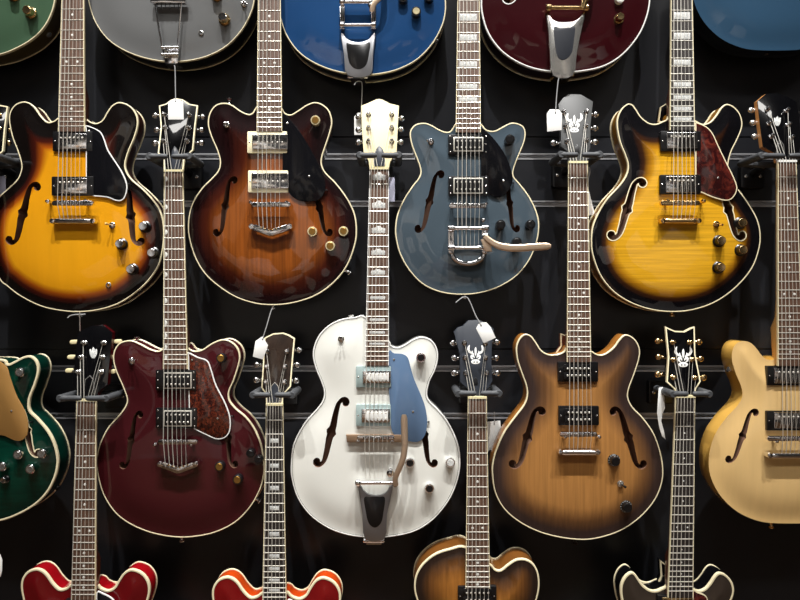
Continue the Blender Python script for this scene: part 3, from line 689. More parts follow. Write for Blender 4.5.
# short vibrato: two posts, two bars, a curved foot
s = g.surf(468, 240); yt = s - .016
mb = MB(); mb.tube([W(a, b, s - .006) for a, b in catmull([(451, 249), (453, 257), (459, 262), (468, 263.8), (477, 262), (483, 257), (485, 249)], 4, False)], .0062, 10, 0, .005); vb = mk('vibrato_tailpiece', mb, M['chrome'], g.root)
for px in (451.3, 485):
    mb = MB(); mb.prism(PX(rrect(px - 3.2, 225, px + 3.2, 254, 2.5), yt), yt, s + .001, .002); mk('side_post', mb, M['chrome'], vb)
    for py in (228.3, 247.8):
        mb = MB(); mb.cyl(W(px - 3.6, py, yt - .003), W(px + 3.6, py, yt - .003), .0075, 14); mk('bar_bracket', mb, M['chrome'], vb)
for py, rr in ((228.3, .0048), (247.8, .0044)):
    mb = MB(); mb.cyl(W(452, py, yt - .003), W(484, py, yt - .003), rr, 14); mk('roller_bar', mb, M['chrome'], vb)
p = W(484.5, 238, s); mb = MB(); mb.lathe((p.x, s, p.z), (0, -1, 0), [(.006, 0), (.0048, .004), (.006, .008), (.0048, .012), (.006, .016), (.009, .02), (.009, .026), (.005, .0285), (.002, .029)], 16); mk('arm_spring', mb, M['chrome'], vb)
mb = MB(); mb.prism(PX([(480, 240), (490, 240), (491.5, 252), (485, 252)], yt), yt - .012, yt - .006, .0015); mk('arm_bracket', mb, M['arm'], vb)
P = catmull([(484.5, 236), (489.5, 240.5), (497.5, 245.3), (508, 247.7), (520, 248), (535, 247), (551, 246)], 4, False)
mb = MB(); mb.tube([W(a, b, yt - .012 - .010 * i / len(P)) for i, (a, b) in enumerate(P)], [.006 + .0022 * min(1, i / 10) for i in range(len(P) - 2)] + [.0074, .004], 12, 0, .0019); mk('vibrato_arm', mb, M['arm'], vb)
mb = MB(); mb.lathe(W(482.5, 221, s), (0, -1, 0), [(.006, 0), (.006, .012), (.004, .016), (.002, .017)], 14); mk('post_nut', mb, M['chrome'], vb)
for p in ((501, 224.5), (531, 224.3), (517.3, 242), (510.3, 139)): g.knob(*p, 4.9, 'black', 'black', .02, 'flat')
g.toggle(431, 141.3, (427, 140.5)); g.strap(465, 294.5, .02, (0, 0, -1), 'nickel')

g = Guitar('g', 'flamed yellow sunburst guitar with red tortoiseshell pickguard and gold hardware', OAFS,
           burst('flame_burst', [(0, (8, 8, 12)), (.022, (10, 8, 11)), (.032, (58, 30, 11)), (.044, (166, 112, 18)), (.058, (216, 160, 32)), (.2, (222, 168, 40))], (7, 7, 210), .74, 1.14), mat('amber_rim', (150, 104, 34), .3, 0, 1.), .05, up=(.3, 190, 135),
           fh=[((642.8, 182.8), (611.2, 235), False), ((714, 183), (742.5, 235.5), True)], fws=1.05, back_binding='cream', fbind='cream', group=GR, yo=0.022)
g.neck((671.5, 691.3, -68), (670, 695, 130), 202.5, 'ebony', 'block', tail=220)
g.pickguard([(695.5,122.5),(701,124),(707.5,127.5),(713,134),(718.5,146),(725.5,160.5),(734.5,179),(737,189),(733,197.5),(726,200.5),(713,197.3),(702.5,192.8),(698,191.5),(695.8,189),(695.5,168),(695.5,140),(695.5,126)], 'tortred', 'cream', screws=[(718, 178)])
g.pickup(660.7, 131, 701, 151, 'cover', inner=(667, 132, 697.7, 148.3)); g.pickup(660, 174.7, 701, 194, 'cover', inner=(666, 176, 697.5, 192.5))
g.bridge(661, 701, 202.8, 'gold'); g.stopbar(660, 702, 220.8, 'gold')
for p in ((722, 240.5), (743, 222.5), (743.5, 249.7), (721.5, 267.3)): g.knob(*p, 6.2, 'black', 'gold', .016)
g.toggle(717, 224, (723, 225), 'gold', 'gold'); g.strap(672, 312, .025, (0, 0, -1), 'gold')
mb = MB(); q = PX([(658.5, 121.5), (660.5, 107), (668.5, 102), (669, 124)], .03); mb.prism(q, .03, .048, .001); hl = mk('heel', mb, M['gblack'], g.root)
mb = MB(); r_ = lambda p, y: [Vector((x, y, z)) for x, z in p]; q = ccw(q); mb.loft([r_(inset(q, .002), .0295), r_(inset(q, -.0004), .0295), r_(inset(q, -.0004), .035)], False); mk('heel_binding', mb, M['cream'], hl)

# ---- middle row, complete guitars ------------------------------------------------------------
g = Guitar('g', 'plain maroon double-cutaway guitar with V-shaped chrome tailpiece and tortoiseshell guard', OMAR,
           burst('maroon', [(0, (60, 18, 22)), (.2, (66, 21, 25))], (3, 3, 3), .97, 1.03, rough=.3), mat('maroon_rim', (70, 20, 26), .3, 0, 1.), .05,
           fh=[((140.3, 414.7), (122.3, 465), False), ((221, 412), (235.5, 464), True)], fws=.88, back_binding='cream', group=GR, yo=0)
g.head([(164, 171), (164, 158), (158, 153), (161, 127.7), (159.2, 105.8), (166, 103.8), (171, 100), (176, 98.3), (183, 99.7), (189.5, 104), (197.8, 105.5), (195, 127.7), (193, 150), (184.5, 158), (183, 171)], 171, 'gblack', 'gblack',
       ([(165, 115.3), (165.6, 128.4), (164.2, 141.7)], [(189.5, 115.3), (189, 128.4), (187.5, 141.7)]), ([(155.5, 115.5), (157, 130), (155, 143.3)], [(202.3, 116.7), (201.3, 130), (201.3, 143)]), 'chrome', 'cream',
       [(174.8, 146), (178, 150), (180, 157), (180.8, 170), (171, 170), (171.5, 157), (172.5, 150)], 'cover')
g.neck((164, 182.8, 171.5), (163, 187.5, 369), 441.5, 'rose', 'moon', tail=467, marks=(1, 3, 5, 7, 9, 12, 15, 17, 19, 21))
g.pickguard([(188,352.5),(197.5,357),(207,360.5),(211,369),(216,385),(225,402.5),(230,417),(230,430),(225,437.5),(216,439),(205.5,434.5),(197.5,430.7),(193,428),(190,426),(189.3,422),(189,405),(188.5,380),(188.3,358)], 'tort', 'white', screws=[(192, 360), (217.5, 418.5)])
g.pickup(155.7, 370, 196, 390.3, 'frame', inner=(163.5, 372.5, 191.5, 388.7)); g.pickup(155.7, 408, 196.8, 428.5, 'frame', inner=(163.5, 410.5, 191.5, 426.5))
g.bridge(157, 197, 442.3); g.vtail(159, 196.5, 464.8, 473)
for p in ((219, 467), (237, 480), (220.5, 358.3)): g.knob(*p, 4.7, 'steelblk', 'knobgold', .017, 'flat')  # black sides: the chrome's dark reflections put into the colour
for p in ((250, 453.5), (258, 460)): g.knob(*p, 4.2, 'black', 'black', .017, 'flat')
g.toggle(131, 361, (130, 360)); g.strap(137.5, 341, .024, (0, 0, 1), 'chrome'); g.strap(256.5, 499, .02, (1, 0, -.6)); g.strap(182, 537, .025, (0, 0, -1))

g = Guitar('g', 'white hollow-body guitar with steel-blue pickguard and long vibrato tailpiece', OWHT,
           burst('pearl_white', [(0, (232, 232, 224)), (.2, (234, 234, 226))], (3, 3, 3), .98, 1.02, rough=.3), mat('white_rim', (228, 228, 220), .3, 0, 1.), .06,
           fh=[((346, 402), (316.7, 462), False), ((414, 408), (434.7, 463), True)], fws=.95, binding='white', group=GR, yo=0)
# thin dark purfling line inside the white binding
q = inset(g.poly, .0033); q2 = inset(g.poly, .0040); mb = MB(); mb.loft([[Vector((x, -.00095, z)) for x, z in p] for p in (q, q2)], False); mk('purfling', mb, M['steelblk'], g.body)
g.head([(369.6, 169.3), (368.5, 160.4), (363.6, 152.3), (361.8, 126.6), (361.3, 105.6), (368.5, 102.8), (375.5, 99.6), (379, 98.8), (382.6, 99.6), (389.5, 103.3), (399, 105.6), (397.8, 126.6), (396.6, 152.3), (390, 161.6), (388.7, 169.3)], 169.3, 'ivory', 'ivory',
       ([(368.5, 115), (368.5, 128.5), (368.5, 141.8)], [(391.8, 115), (391.8, 128.5), (391.8, 141.8)]), ([(358.5, 117), (358.7, 130), (358.5, 142.5)], [(401.8, 118.5), (401, 129.5), (401, 142.3)]), 'chrome', None,
       [(379.4, 145), (382.6, 149), (384.6, 155), (385.2, 166.5), (373.8, 166.5), (374.4, 155), (376.3, 149)], 'cover')
g.neck((369.6, 388.7, 169.3), (365, 388.8, 365.5), 438, 'rose', 'hump', tail=482, neckmat='mahog', marks=(1, 3, 5, 7, 9, 12, 15, 17, 19), ystr=-.034, tail_y=-.022, bind='white')
g.pickguard([(389,351),(394,353.3),(402.5,354),(408,358),(410.7,367.5),(414.5,380),(420.5,394),(425.5,408),(427.2,422.5),(425,435),(418.5,441.7),(407.5,441),(396,436),(391,427.5),(390.5,410),(389,390),(388.8,370)], 'pgblue', None, screws=[(394, 359.5), (413, 411.5)])
g.pickup(356, 366.3, 391, 387.5, 'filter', 'teal', 'chrome', (362.7, 370.8, 390.8, 383.2)); g.pickup(356, 404.6, 390.8, 426, 'filter', 'teal', 'chrome', (361.5, 409, 390, 422.7))
g.bridge(357, 394.5, 438.6, 'chrome', base=(346, 435, 405, 442.5), ystr=-.034)
g.bigsby([(482.7, .0048)], [(358.3, 486), (361.5, 487), (363.8, 491), (369, 494.6), (376, 495.8), (383, 494.6), (387.5, 491), (389.5, 487), (392.7, 486), (390.3, 500), (387, 515), (384.3, 539), (365, 539), (362.5, 515), (360, 500)],
         [(364, 498), (370, 496.8), (379, 496.8), (385, 498), (383.5, 512), (381.5, 522), (376, 527.5), (370.5, 525.5), (367.5, 520), (365.5, 510)], (363.5, 537, 384.5, 544), (390.5, 470.5),
         [(396, 486), (395.3, 478), (398.5, 470), (402.5, 460), (404.7, 447), (404.5, 432), (404, 414.5)], barx=(358, 395))
for p in ((410, 463.3), (429.5, 489), (421, 357.7)): g.knob(*p, 4.7, 'chrome', 'black', .014, 'flat')  # black caps paint in what the chrome tops reflect
g.knob(450.5, 463, 4.7, 'chrome', 'pearl', .014, 'flat')
g.toggle(341, 338.8, (340.5, 337.5), 'nickel', 'chrome'); g.strap(351, 319, .024, (0, 0, 1))

g = Guitar('g', 'matt brown tobacco-burst guitar with two uncovered black pickups and open grain', OBRN,
           burst('matt_tobacco', [(0, (46, 33, 30)), (.018, (56, 41, 36)), (.045, (112, 76, 44)), (.075, (166, 116, 62)), (.2, (176, 124, 66))], (170, 170, 5), .8, 1.14, coat=.12, rough=.42), mat('amber_brown_rim', (160, 104, 44), .35, 0, .5), .05,
           fh=[((542.3, 411.5), (512.5, 464), False), ((613.2, 411.5), (643.5, 464.3), True)], fws=1.05, group=GR, yo=0)
g.head([(569, 163), (568.5, 152), (561, 146.4), (561, 124), (558.4, 104.5), (563, 98), (568.5, 94), (581, 94.5), (587, 98), (593, 101.5), (590.6, 124.3), (590.3, 148), (587.5, 153), (587.7, 163)], 163, 'satin', 'satin',
       ([(563.3, 112.6), (565, 126.6), (566.6, 141.8)], [(586, 112), (585.4, 126.6), (586, 141)]), ([(552.5, 114), (552.8, 129), (553.3, 143)], [(595.5, 114.5), (595, 128.3), (595, 142)]), 'chrome', None,
       [(577, 144.5), (579, 147), (579.5, 153), (574.5, 153), (575, 147)], 'steelblk', None, ('antler', 574.3, 121.5, 1.))
g.neck((568.5, 587.8, 163), (567, 591.2, 362), 434.3, 'rose', 'dot', tail=452)
g.pickup(558.2, 362, 598.2, 381.7, 'black', inner=(564, 364.5, 592.5, 379.5)); g.pickup(558.8, 406, 599, 425.3, 'black', inner=(565, 408.5, 593, 423.5))
g.bridge(560, 598, 434.7); g.stopbar(558, 601, 452.3)
for p in ((616, 461.7), (628, 508.3)):
    kn, o, R = g.knob(*p, 6.2, 'black', 'black', .015); g.knob_ticks(kn, o, R)
g.toggle(621, 484, (626, 487.5), 'nickel', 'steelblk'); g.strap(575, 539.5, .025, (0, 0, -1), 'black')
mb = MB(); q = PX([(555, 354.5), (561, 346), (560.8, 333.5), (566, 335.5), (566, 356)], .03); mb.prism(q, .03, .048, .001); hl = mk('heel', mb, M['mahog'], g.root)
q = ccw(q); mb = MB(); mb.loft([r_(inset(q, .002), .0295), r_(inset(q, -.0004), .0295), r_(inset(q, -.0004), .035)], False); mk('heel_binding', mb, M['cream'], hl)

g = Guitar('g', 'blond tan guitar with glossy golden sides and chrome covered pickups', OTAN,
           burst('natural_tan', [(0, (232, 194, 130)), (.2, (232, 196, 136))], (90, 90, 5), .97, 1.03, rough=.3), mat('golden_rim', (226, 176, 84), .25, 0, 1.), .05, arch=.010,
           fh=[((756, 412.7), (728.3, 459), False), ((826, 412.7), (853.7, 459), True)], fws=.85, binding=None, group=GR, yo=0)
g.head([(778, 162), (776.5, 154), (769, 150), (763, 146.5), (760, 124), (757.5, 101), (766, 93.8), (778, 93.2), (788, 97), (797, 102), (800, 124), (801, 144), (799, 153), (796.5, 162)], 162, 'gblack', 'brownedge',
       ([(767, 109.6), (768.7, 123.6), (771, 136.7)], [(786.3, 110.8), (788, 125), (791, 138)]), ([(751, 110.5), (752.8, 123), (754.5, 136.7)], [(806, 112), (807, 126), (808, 139)]), 'chrome', None,
       [(779.5, 141), (782.5, 145), (783.5, 154), (785, 160), (776, 160), (776.5, 154), (777, 145)], 'gblack', 'nickel', ('leaf', 777.3, 121, .85), 'kidney', 'nickel')
g.neck((778, 796.5, 162), (778, 803, 366), 438, 'rose', 'dot', tail=455, neckmat='maple', nutmat='white', bind='cream', heel_top=330)
g.pickup(767.5, 366, 815, 385.5, 'cover', inner=(774.5, 368, 808, 383.5)); g.pickup(767, 411, 815, 430.5, 'cover', inner=(774.5, 412.5, 808, 428.5))
g.bridge(768, 812, 439); g.stopbar(767, 813, 455.5); g.strap(732.3, 370, .016, (-1, 0, .15), 'nickel'); g.strap(771, 523.5, .025, (0, 0, -1), 'gold')

g = Guitar('g', 'emerald green double-cut guitar with gold pickguard, partly cut off at the edge', OEMR,
           burst('emerald', [(0, (3, 28, 22)), (.03, (4, 48, 36)), (.2, (5, 60, 45))], (12, 12, 130), .75, 1.2, rough=.3), mat('emerald_rim', (5, 46, 36), .3, 0, 1.), .055,
           fh=[((-72, 412), (-88, 459), False), ((15, 410), (38, 453), True)], fws=1., fbind='cream', back_binding='cream', bw=.0042, group=GR, yo=0)
g.head([(x - 190, y + 1) for x, y in [(164, 171), (164, 158), (158, 153), (161, 127.7), (159.2, 105.8), (166, 103.8), (176, 98.3), (189.5, 104), (197.8, 105.5), (195, 127.7), (193, 150), (184.5, 158), (183, 171)]], 172, 'gblack', 'gblack',
       ([(-25, 115), (-24.5, 128.5), (-26, 142)], [(-.5, 115), (-1, 128.5), (-2.5, 142)]), ([(-35, 116), (-34, 130), (-35, 143)], [(9, 117.5), (8, 130.5), (8.5, 143)]), 'gold', 'cream')
g.neck((-26, -7, 172), (-37, -12, 370), 440, 'rose', 'moon', tail=467)
g.pickguard([(-11,360),(5,365.5),(10,378),(16,395),(24,410),(27.7,423),(27,434),(22,440),(15,440.5),(5,436),(-6,431),(-10,400)], 'pggold', None, screws=[(11.5, 411)])
for p in ((19, 372.5), (17, 455), (41, 454), (29.5, 469.5), (1, 467)): g.knob(*p, 4.8, 'chrome', 'nickel', .015, 'flat')
g.knob(2.5, 480.5, 4, 'black', 'chrome', .013)
g.strap(54.5, 486, .024, (1, 0, -.5), 'steelblk')

# ---- lower row, bodies cut off by the bottom of the frame -------------------------------------
g = Guitar('g', 'cherry red guitar with cream binding below the maroon one, red-sided black headstock', O335,
           burst('cherry', [(0, (98, 9, 15)), (.2, (105, 11, 18))], (90, 90, 5), .93, 1.05), mat('cherry_rim', (150, 10, 20), .3, 0, 1.), .046, T=shift(12, 467), back_binding='cream', bw=.0042, group=GR, yo=-0.022)
g.head([(76.4, 400), (77, 392), (72.8, 384.5), (74.5, 362), (77.5, 334), (83.3, 329.5), (92.5, 325.5), (102.8, 325), (112.3, 332.5), (109.5, 360.6), (107.2, 384.4), (98, 392), (95.8, 400)], 400.5, 'gblack', 'wine',
       ([(84.4, 343), (81.6, 357.4), (78.8, 372)], [(104.3, 343), (102.8, 357.4), (101.7, 372)]), ([(74, 342), (71.5, 357), (69.5, 370.5)], [(118, 341.5), (114, 357), (113, 371.5)]), 'nickel', None,
       [(90, 376), (93.5, 379.5), (94.3, 386), (94.6, 396), (84.8, 396), (85.2, 386), (86, 379.5)], 'gblack', 'nickel', ('leaf', 93.3, 352.7, .95), 'oval', 'bone')
g.neck((76.4, 95.8, 401), (71.3, 95.3, 600), 674, 'rose', 'dot', tail=690, strings=True)
g.pickguard([(96.5,593),(104,594),(112.5,599),(116.5,607),(120,617),(127,628),(134,639),(138.8,651),(138,660),(129,667.8),(120,664.5),(106,663),(105.5,647),(98.5,645),(98,617)], 'pgblack', 'white')
g.pickup(64.5, 600, 104.5, 620, 'cover'); g.bridge(63, 104.5, 672); g.stopbar(61, 107.5, 690)
g = Guitar('g', 'bright red guitar with small block inlays, between the maroon and white ones', O335,
           burst('transparent_red', [(0, (116, 13, 16)), (.2, (124, 16, 19))], (90, 90, 5), .93, 1.05), mat('reflected_orange_rim', (190, 66, 16), .3, 0, 1.), .046, T=shift(203, 475), back_binding='cream', bw=.0042, group=GR, yo=-0.022)  # rim colour holds the orange reflection seen along the red sides
g.head([(266.3, 404), (266, 394), (261.4, 387.7), (263, 365), (264.4, 338), (268, 336), (273.3, 333.6), (283, 332.8), (289, 335), (294.7, 338.5), (292.8, 358.4), (290.6, 386.6), (282.8, 395), (282.4, 404)], 404.5, 'darkwood', 'gblack',
       ([(267, 351.5), (267, 366.7), (266.4, 382)], [(287, 351.5), (285.2, 366.7), (284.8, 382)]), ([(257, 351), (257, 365), (256.4, 380)], [(298.6, 350), (297, 365), (295.8, 380.7)]), 'chrome', 'cream',
       [(275, 382.5), (278, 386), (279.7, 392), (280.2, 402.5), (269.6, 402.5), (270, 392), (271.8, 386)], 'cover', 'nickel')
g.neck((266, 283, 405.4), (262.3, 286.3, 603), 676, 'ebony', 'smallblock', tail=694, bind='cream')
g.pickguard([(287,601),(295,602),(303.5,607),(307.5,615),(311,625),(318,636),(325,647),(329.8,659),(329,668),(320,675.8),(311,672.5),(297,671),(296.5,655),(289.5,653),(289,625)], 'pgblack', 'white')
g.pickup(255, 608, 295, 628, 'cover'); g.bridge(254, 295.5, 676); g.stopbar(252, 298.5, 694)
g = Guitar('g', 'tobacco brown single-cutaway hollow guitar below the white one', OTOB,
           burst('tobacco_hollow', [(0, (36, 26, 22)), (.016, (46, 33, 26)), (.04, (104, 66, 32)), (.07, (160, 104, 46)), (.2, (168, 110, 48))], (150, 150, 5), .75, 1.18, coat=.5, rough=.35), mat('tobacco_rim', (112, 70, 30), .3, 0, .8), .07, back_binding='cream', bw=.0032, group=GR, yo=-0.022)
g.head([(468.5, 397), (468, 389), (460.3, 382), (460, 355), (454, 332), (458, 327.5), (463, 326), (468.5, 320.5), (479, 320), (487, 323), (494, 329), (492, 343.6), (491.5, 362), (492.5, 381), (487, 390), (486.6, 397)], 398, 'navy', 'navy',
       ([(464.3, 343), (465, 357.6), (465.6, 372.8)], [(485.3, 343), (485.3, 357.6), (486.6, 372.8)]), ([(453.3, 343), (454.5, 358), (454, 373)], [(496.8, 342.3), (496.2, 358), (497.3, 373)]), 'chrome', None,
       [(475.5, 377), (477.5, 379), (478, 384), (473.3, 384), (473.7, 379)], 'steelblk', None, ('antler', 475.6, 353.3, .98))
g.neck((468, 486.7, 398.4), (465.5, 490, 590), 670.6, 'rose', 'dot', tail=688, neckmat='mahog')
g.pickup(458, 586.5, 496.5, 606, 'black', inner=(463, 589, 492, 604)); g.bridge(457, 498, 670.6); g.stopbar(455, 500, 688)
g = Guitar('g', 'dark charcoal-brown guitar with cream binding and bound black headstock with gold tuners', OAFS,
           burst('dark_brown_gloss', [(0, (54, 46, 40)), (.2, (66, 57, 49))], (90, 90, 5), .9, 1.08), M['gblack'], .048, T=lambda x, y: (678.5 + (x - 681) * .905, 573 + (y - 104.5) * .905), back_binding='cream', bw=.0042, group=GR, yo=-0.022)
g.head([(676, 396), (674.8, 389), (666.8, 382), (668.4, 356.6), (665.4, 326.6), (669, 328.5), (675, 331), (684.3, 331.4), (690, 328.3), (694.5, 326.8), (695.2, 354), (700.6, 381.5), (695.8, 389), (695.5, 396)], 396.5, 'gblack', 'gblack',
       ([(672.6, 342.6), (673, 360), (672.8, 377.6)], [(689.6, 342.6), (691.7, 359.7), (694.6, 378)]), ([(658, 341), (658.6, 357), (657.8, 374.6)], [(699, 342), (700.6, 359), (703.4, 377.6)]), 'gold', 'cream',
       None, 'gblack', None, ('antler', 683.3, 355.5, 1.05))
g.neck((675.7, 695.2, 397.4), (668, 693.2, 597.5), 670.6, 'ebony', 'tinydot', tail=684, nutmat='bone')
g.pickguard([(693,592),(698,592.5),(706,596),(709,604),(715,618),(724,636),(728,645),(722,655),(712,656),(701,650),(700,630),(694,620)], 'tortred', 'cream')
g.pickup(658, 596, 698, 615, 'cover', cover='gold'); g.bridge(661, 700, 670.6, 'gold'); g.stopbar(660, 701, 684, 'gold')
mb = MB(); q = PX([(656, 588), (661.5, 577), (660.5, 560.5), (667, 566), (667.5, 588)], .028); mb.prism(q, .028, .046, .001); hl = mk('heel', mb, M['gblack'], g.root)
q = ccw(q); mb = MB(); mb.loft([r_(inset(q, .002), .0275), r_(inset(q, -.0004), .0275), r_(inset(q, -.0004), .033)], False); mk('heel_binding', mb, M['cream'], hl)

# ---- top row, only the lower bouts in frame ---------------------------------------------------
def short_neck(g, cx, by):
    g.neck((cx - 9.7, cx + 9.7, by - 270), (cx - 12.5, cx + 12.5, by - 72), by, 'rose', frets=False, strings=False)
g = Guitar('g', 'green metallic guitar in the top corner with a gold knob and olive rim', OEMR,
           burst('green_metallic', [(0, (66, 92, 70)), (.2, (72, 98, 76))], (3, 3, 3), .97, 1.03, rough=.3), mat('olive_rim', (74, 64, 40), .35, 0, .8), .055, T=shift(-3, -465.5), back_binding='cream', group=GR, yo=0.045)
short_neck(g, -27, -26)
g.knob(26.3, 9.5, 6.2, 'gold', 'gold', .018); g.knob(9.5, -8, 6.2, 'gold', 'gold', .018); g.strap(45.8, 32.5, .024, (1, 0, -.7), 'nickel')
g = Guitar('g', 'satin grey archtop body with trapeze tailpiece, above the headstock with the first tag', OMAR,
           burst('satin_grey', [(0, (100, 101, 101)), (.2, (105, 106, 106))], (3, 3, 3), .97, 1.03, coat=.3, rough=.35), M['steelblk'], .06, T=shift(-9.5, -475.5), back_binding='cream', bw=.002, group=GR, yo=0.045)
short_neck(g, 166, -33)
s = g.surf(168, 10)
mb = MB(); mb.prism(PX([(161.2, 46.5), (178.8, 46.5), (176.8, 62.5), (163.8, 62.5)], s - .003), -.006, .03, .0015); tz = mk('trapeze_tailpiece', mb, M['chrome'], g.root)
for a, bb in (((154.8, 3), (162.5, 48)), ((181.6, 2), (177.5, 48))):
    mb = MB(); mb.tube([W(*a, s - .014), W((a[0] + bb[0]) / 2, 25, s - .011), W(*bb, s - .005)], .0022, 8); mk('trapeze_rod', mb, M['chrome'], tz)
for py in (47.5, 54.5):
    mb = MB(); mb.cyl(W(161.3, py, s - .0045), W(178.8, py, s - .0045), .0042, 12); mk('hinge_barrel', mb, M['chrome'], tz)
mb = MB(); mb.prism(rrect(W(150, 0, s - .02).x, W(0, 2.6, s - .02).z, W(185.5, 0, s - .02).x, W(0, -4, s - .02).z, .003), s - .02, s - .009, .002); mk('string_crossbar', mb, M['chrome'], tz)
for i in range(6):
    px = 157 + i * 4.3; mb = MB(); mb.tube([W(px, 9 if i % 2 else 7.5, s - .0145), W(px, 2, s - .014)], .0013, 6); mk('string_end', mb, M['black'], tz)
g.knob(222.3, 16.3, 6, 'gold', 'chrome', .019); g.knob(214.5, -8, 6, 'gold', 'chrome', .019); g.toggle(243.7, 3.3, (243.4, 1)); g.jack(201, 33); g.strap(175.3, 62, .03, (0, 0, -1), 'nickel')
g = Guitar('g', 'bright blue guitar body with silver vibrato tailpiece, top row', OMAR,
           burst('bright_blue', [(0, (28, 64, 108)), (.2, (32, 71, 117))], (3, 3, 3), .97, 1.03, rough=.3), mat('dark_blue_rim', (14, 18, 28), .3, 0, .8), .055, T=shift(181.5, -462.3), back_binding='cream', bw=.0024, group=GR, yo=0.045)
short_neck(g, 357, -21)
g.bigsby([(2, .0048), (25, .0044)], [(340.8, 34), (344, 35), (346.5, 38.5), (352, 41.3), (358, 42.2), (364, 41.3), (369.5, 38.5), (372, 35), (375.2, 34), (373, 55), (370, 75), (347.5, 75), (344, 55)],
         [(346.5, 43), (352, 44), (364, 44), (370, 42.5), (368.8, 55), (366, 65), (360, 69), (354, 68), (349.5, 63), (347.5, 54)], (347.5, 73.5, 368, 79.5), (372, 9.5), [(371.5, 12), (374, 4), (381, -4), (384, -14), (384, -30), (383, -45)], barx=(342.3, 373.5))
g.knob(416.3, 10.8, 4.9, 'black', 'knobcream', .015, 'flat'); g.knob(403, -3, 4.9, 'black', 'black', .015, 'flat'); g.knob(429, -4, 4.9, 'black', 'black', .015, 'flat'); g.strap(434, 39, .024, (1, 0, -.8), 'nickel')
g = Guitar('g', 'burgundy hollow-body guitar with gold hinged vibrato tailpiece, top row', OWHT,
           burst('burgundy', [(0, (46, 7, 12)), (.2, (50, 8, 14))], (3, 3, 3), .97, 1.03, rough=.3), mat('burgundy_rim', (34, 8, 14), .3, 0, 1.), .062, T=shift(190, -465), back_binding='cream', bw=.003, binding='white', fh=[((536, 402 ), (506.7, 462), False)] and [((346, 402), (316.7, 463.5), False)], fbind='white', group=GR, yo=0.045)
short_neck(g, 567, -27)
g.bigsby([(7.8, .005)], [(546.8, 15), (550, 16), (552.5, 19), (558, 21.6), (566, 22.2), (574, 21.2), (579.5, 18), (582, 14.5), (585, 13.5), (581.5, 30), (577, 52), (573, 75.5), (553.5, 75.5), (550, 52), (548.5, 30)],
         [(554, 27.5), (560, 28.3), (570, 27.5), (575, 26.5), (574, 40), (572, 52), (567, 58.5), (562, 60), (558, 57), (555.5, 48)], (552.5, 72, 573.5, 77.5), (584.5, 2), [(583, 8), (585, 0), (591, -8), (594, -20), (594, -40)], 'nickel', 'velvet', 'gold', barx=(548.5, 586), top='gold')
g.knob(621, 16, 5.2, 'gold', 'gold', .016); g.knob(620.5, -2, 4.6, 'white', 'white', .012, 'flat'); g.strap(560, 73.5, .03, (0, 0, -1), 'gold')
g = Guitar('g', 'plain steel-blue guitar body with a dark edge, top row', OTAN,
           burst('steel_blue', [(0, (46, 74, 98)), (.2, (50, 80, 106))], (5, 5, 5), .97, 1.03, rough=.3), mat('dark_steel_rim', (22, 26, 32), .35, 0, .6), .048, T=shift(-16, -473), binding=None, group=GR, yo=0.045)
short_neck(g, 775, -35); g.strap(766.5, 50, .024, (0, 0, -1), 'nickel')

for g in GUITARS: g.root.location.y += g.yo
YO = 0.
# ---- hangers ------------------------------------------------------------------------------------
for cx, py, nm, hf in ((173, 158.6, 'holding the maroon guitar', 19.5), (379.5, 157.5, 'holding the white guitar', 19), (577.5, 157, 'holding the matt brown guitar', 19), (781, 158, 'holding the blond tan guitar', 25.5), (-18, 158.8, 'holding the emerald guitar', 22),
                       (88.5, 396.8, 'holding the cherry red guitar', 23), (274.5, 393.5, 'holding the bright red guitar', 19), (477.3, 392, 'holding the tobacco hollow guitar', 20), (686, 392.5, 'holding the dark brown guitar', 18)):
    hanger(cx, py, 'black rubber yoke hanger ' + nm, hf, yo=0. if py < 250 else -.022)

# ---- tags -----------------------------------------------------------------------------------------
tag('blank white tag in front of the maroon guitar\'s headstock, hung from the grey guitar', [(168, 102), (175.5, 98.3), (183, 101.8), (183.8, 119.5), (168.3, 119.5)], -.012, [(175.6, 101), (175.4, 85), (175, 68), (174, 65.5)], slot=(175.7, 101.5))
tag('white tag tucked behind the ivory headstock, on a hooked wire', [(354.3, 116.5), (358, 112.6), (363, 112.2), (367, 116), (367, 135), (354.3, 135)], .062, [(361, 114), (361.7, 100), (362, 84), (359.5, 81.3), (356, 82), (354.5, 84.8)], slot=(360.7, 115), ytop=.03)
tag('white tag over the corner of the grey headstock, hung from the burgundy guitar', [(546.8, 113.8), (549.8, 109.2), (558.8, 109.5), (562, 113.6), (561.7, 130), (547.2, 131.5)], -.012, [(555.6, 112.5), (556.3, 100), (558, 82), (559, 78)], slot=(555.4, 112.8))
tag('tilted white tag in front of the bound dark wood headstock', [(255.5, 341), (262.3, 336.4), (268, 345.3), (263, 359.5), (252.8, 356.6)], -.034, [(262.5, 339), (266, 328), (271, 311), (273, 308)], slot=(262.3, 339.3))
tag('tilted white tag on a bent wire below the slate blue guitar', [(476, 328.4), (479.3, 322.8), (486.5, 322.4), (491, 327.6), (495.8, 337.8), (483.7, 343.2)], -.034, [(481.5, 325), (476, 316), (470.5, 303), (467.5, 297.8), (464, 297), (460, 299), (455.8, 302.5)], slot=(481.3, 325.2))
tag('curled white paper tag hanging beside the gold-tuner headstock', [(658.8, 388), (662.8, 387), (664.3, 398), (665, 408), (662.5, 414), (661.3, 421), (664, 431), (665.6, 439.5), (662, 436), (659.8, 429), (658.2, 421), (657.2, 413)], -.004)
tag('pale lilac tag behind the white guitar\'s neck', [(385, 177.5), (394, 177.3), (394.8, 179), (394.8, 201.5), (385, 201.5)], .035, None, 'cardblue')
tag('white tag with a slot beside the matt brown guitar\'s waist', [(487, 421.8), (500.2, 420.6), (501.3, 430), (497, 440), (492, 449), (487, 452)], .07, [(494.5, 424), (494.3, 418), (494.2, 412)], slot=(494.3, 423.5))
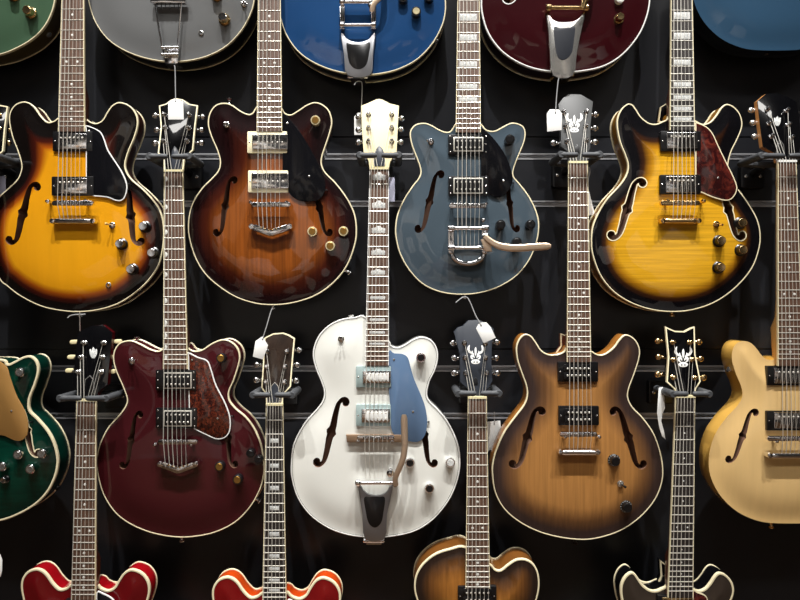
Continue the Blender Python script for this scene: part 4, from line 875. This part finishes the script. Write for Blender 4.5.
tag('pale lilac tag at the frame\'s edge beside the golden sunburst guitar', [(-8, 176), (4.3, 176), (5.6, 178.5), (5.6, 192), (2, 196.5), (-8, 198)], .06, None, 'cardblue')
tag('white tag at the frame\'s edge, lowest of all', [(-9, 554), (0, 554), (2.2, 560), (2, 571), (.5, 577), (-9, 577)], .02)
tag('narrow tag seen edge on, beside the matt brown guitar\'s neck', [(587.6, 191), (589, 191), (594.5, 213), (593, 215), (586.2, 215.5), (588.8, 212)], .05, [(588.3, 193), (588, 182), (589.8, 172), (589.2, 167)])
hk = thing('wire_hook', 'thin wire hook dangling under the golden sunburst guitar', 'hook', W(80, 331, .03))
mb = MB(); mb.tube([W(a, c, .02) for a, c in catmull([(67.5, 317.8), (70, 315.8), (75, 314.6), (82, 314.4), (85.5, 314.2)], 4, False)], .0012, 6); mk('hook_wire', mb, M['cord'], hk)
mb = MB(); mb.tube([W(79.8, 314, .02), W(80, 331, .024)], .0018, 8); mk('hook_stem', mb, M['nickel'], hk)

# ------------------------------------------------------------------ lights and camera
def spot(x, y, z, tx, ty, tz, power, size=60, rad=.035, col=(1, .95, .88)):
    l = bpy.data.lights.new('track_or_added_spot', 'SPOT'); l.energy = power; l.spot_size = math.radians(size); l.spot_blend = .9; l.shadow_soft_size = rad; l.color = col
    o = bpy.data.objects.new('track_or_added_spot', l); C.objects.link(o); o.location = (x, y, z)
    o.rotation_euler = (Vector((tx, ty, tz)) - Vector((x, y, z))).to_track_quat('-Z', 'Y').to_euler()
for x in (-1.0, -.5, 0, .5, 1.0):
    spot(x, -.8, 2.2, x * .9, 0, -.6, 185, 44, .022, (1, .985, .965))
def fill_panel(x, y, sx, sy, power):  # added fill lamps, out of view, lifting shadows from the front
    l = bpy.data.lights.new('ceiling_fill', 'AREA'); l.shape = 'RECTANGLE'; l.size, l.size_y = sx, sy; l.energy = power; l.color = (1, .97, .93)
    o = bpy.data.objects.new('ceiling_fill', l); C.objects.link(o); o.location = (x, y, ZC - .02)
for x in (-1.6, 0, 1.6):
    fill_panel(x, -1.9, 1., .35, 17)
    spot(x, -2.6, 2.4, x, YB, -.2, 230, 80, .03, (1, .98, .97))  # added spot, brightens the unseen front wall that the chrome reflects
w = bpy.data.worlds.new('world'); bpy.context.scene.world = w; w.use_nodes = True
w.node_tree.nodes['Background'].inputs[0].default_value = (.5, .5, .5, 1); w.node_tree.nodes['Background'].inputs[1].default_value = .2
cam = bpy.data.cameras.new('camera'); co = bpy.data.objects.new('camera', cam); C.objects.link(co)
co.location = (0, -D, 0); co.rotation_euler = (math.pi / 2, 0, 0); cam.sensor_fit = 'HORIZONTAL'; cam.sensor_width = 36; cam.lens = 36 * F / 800; cam.clip_start = .02
sc = bpy.context.scene; sc.camera = co
sc.view_settings.view_transform = 'Standard'; sc.view_settings.look = 'None'; sc.view_settings.exposure = .15; sc.view_settings.gamma = 1; sc.view_settings.use_curve_mapping = False
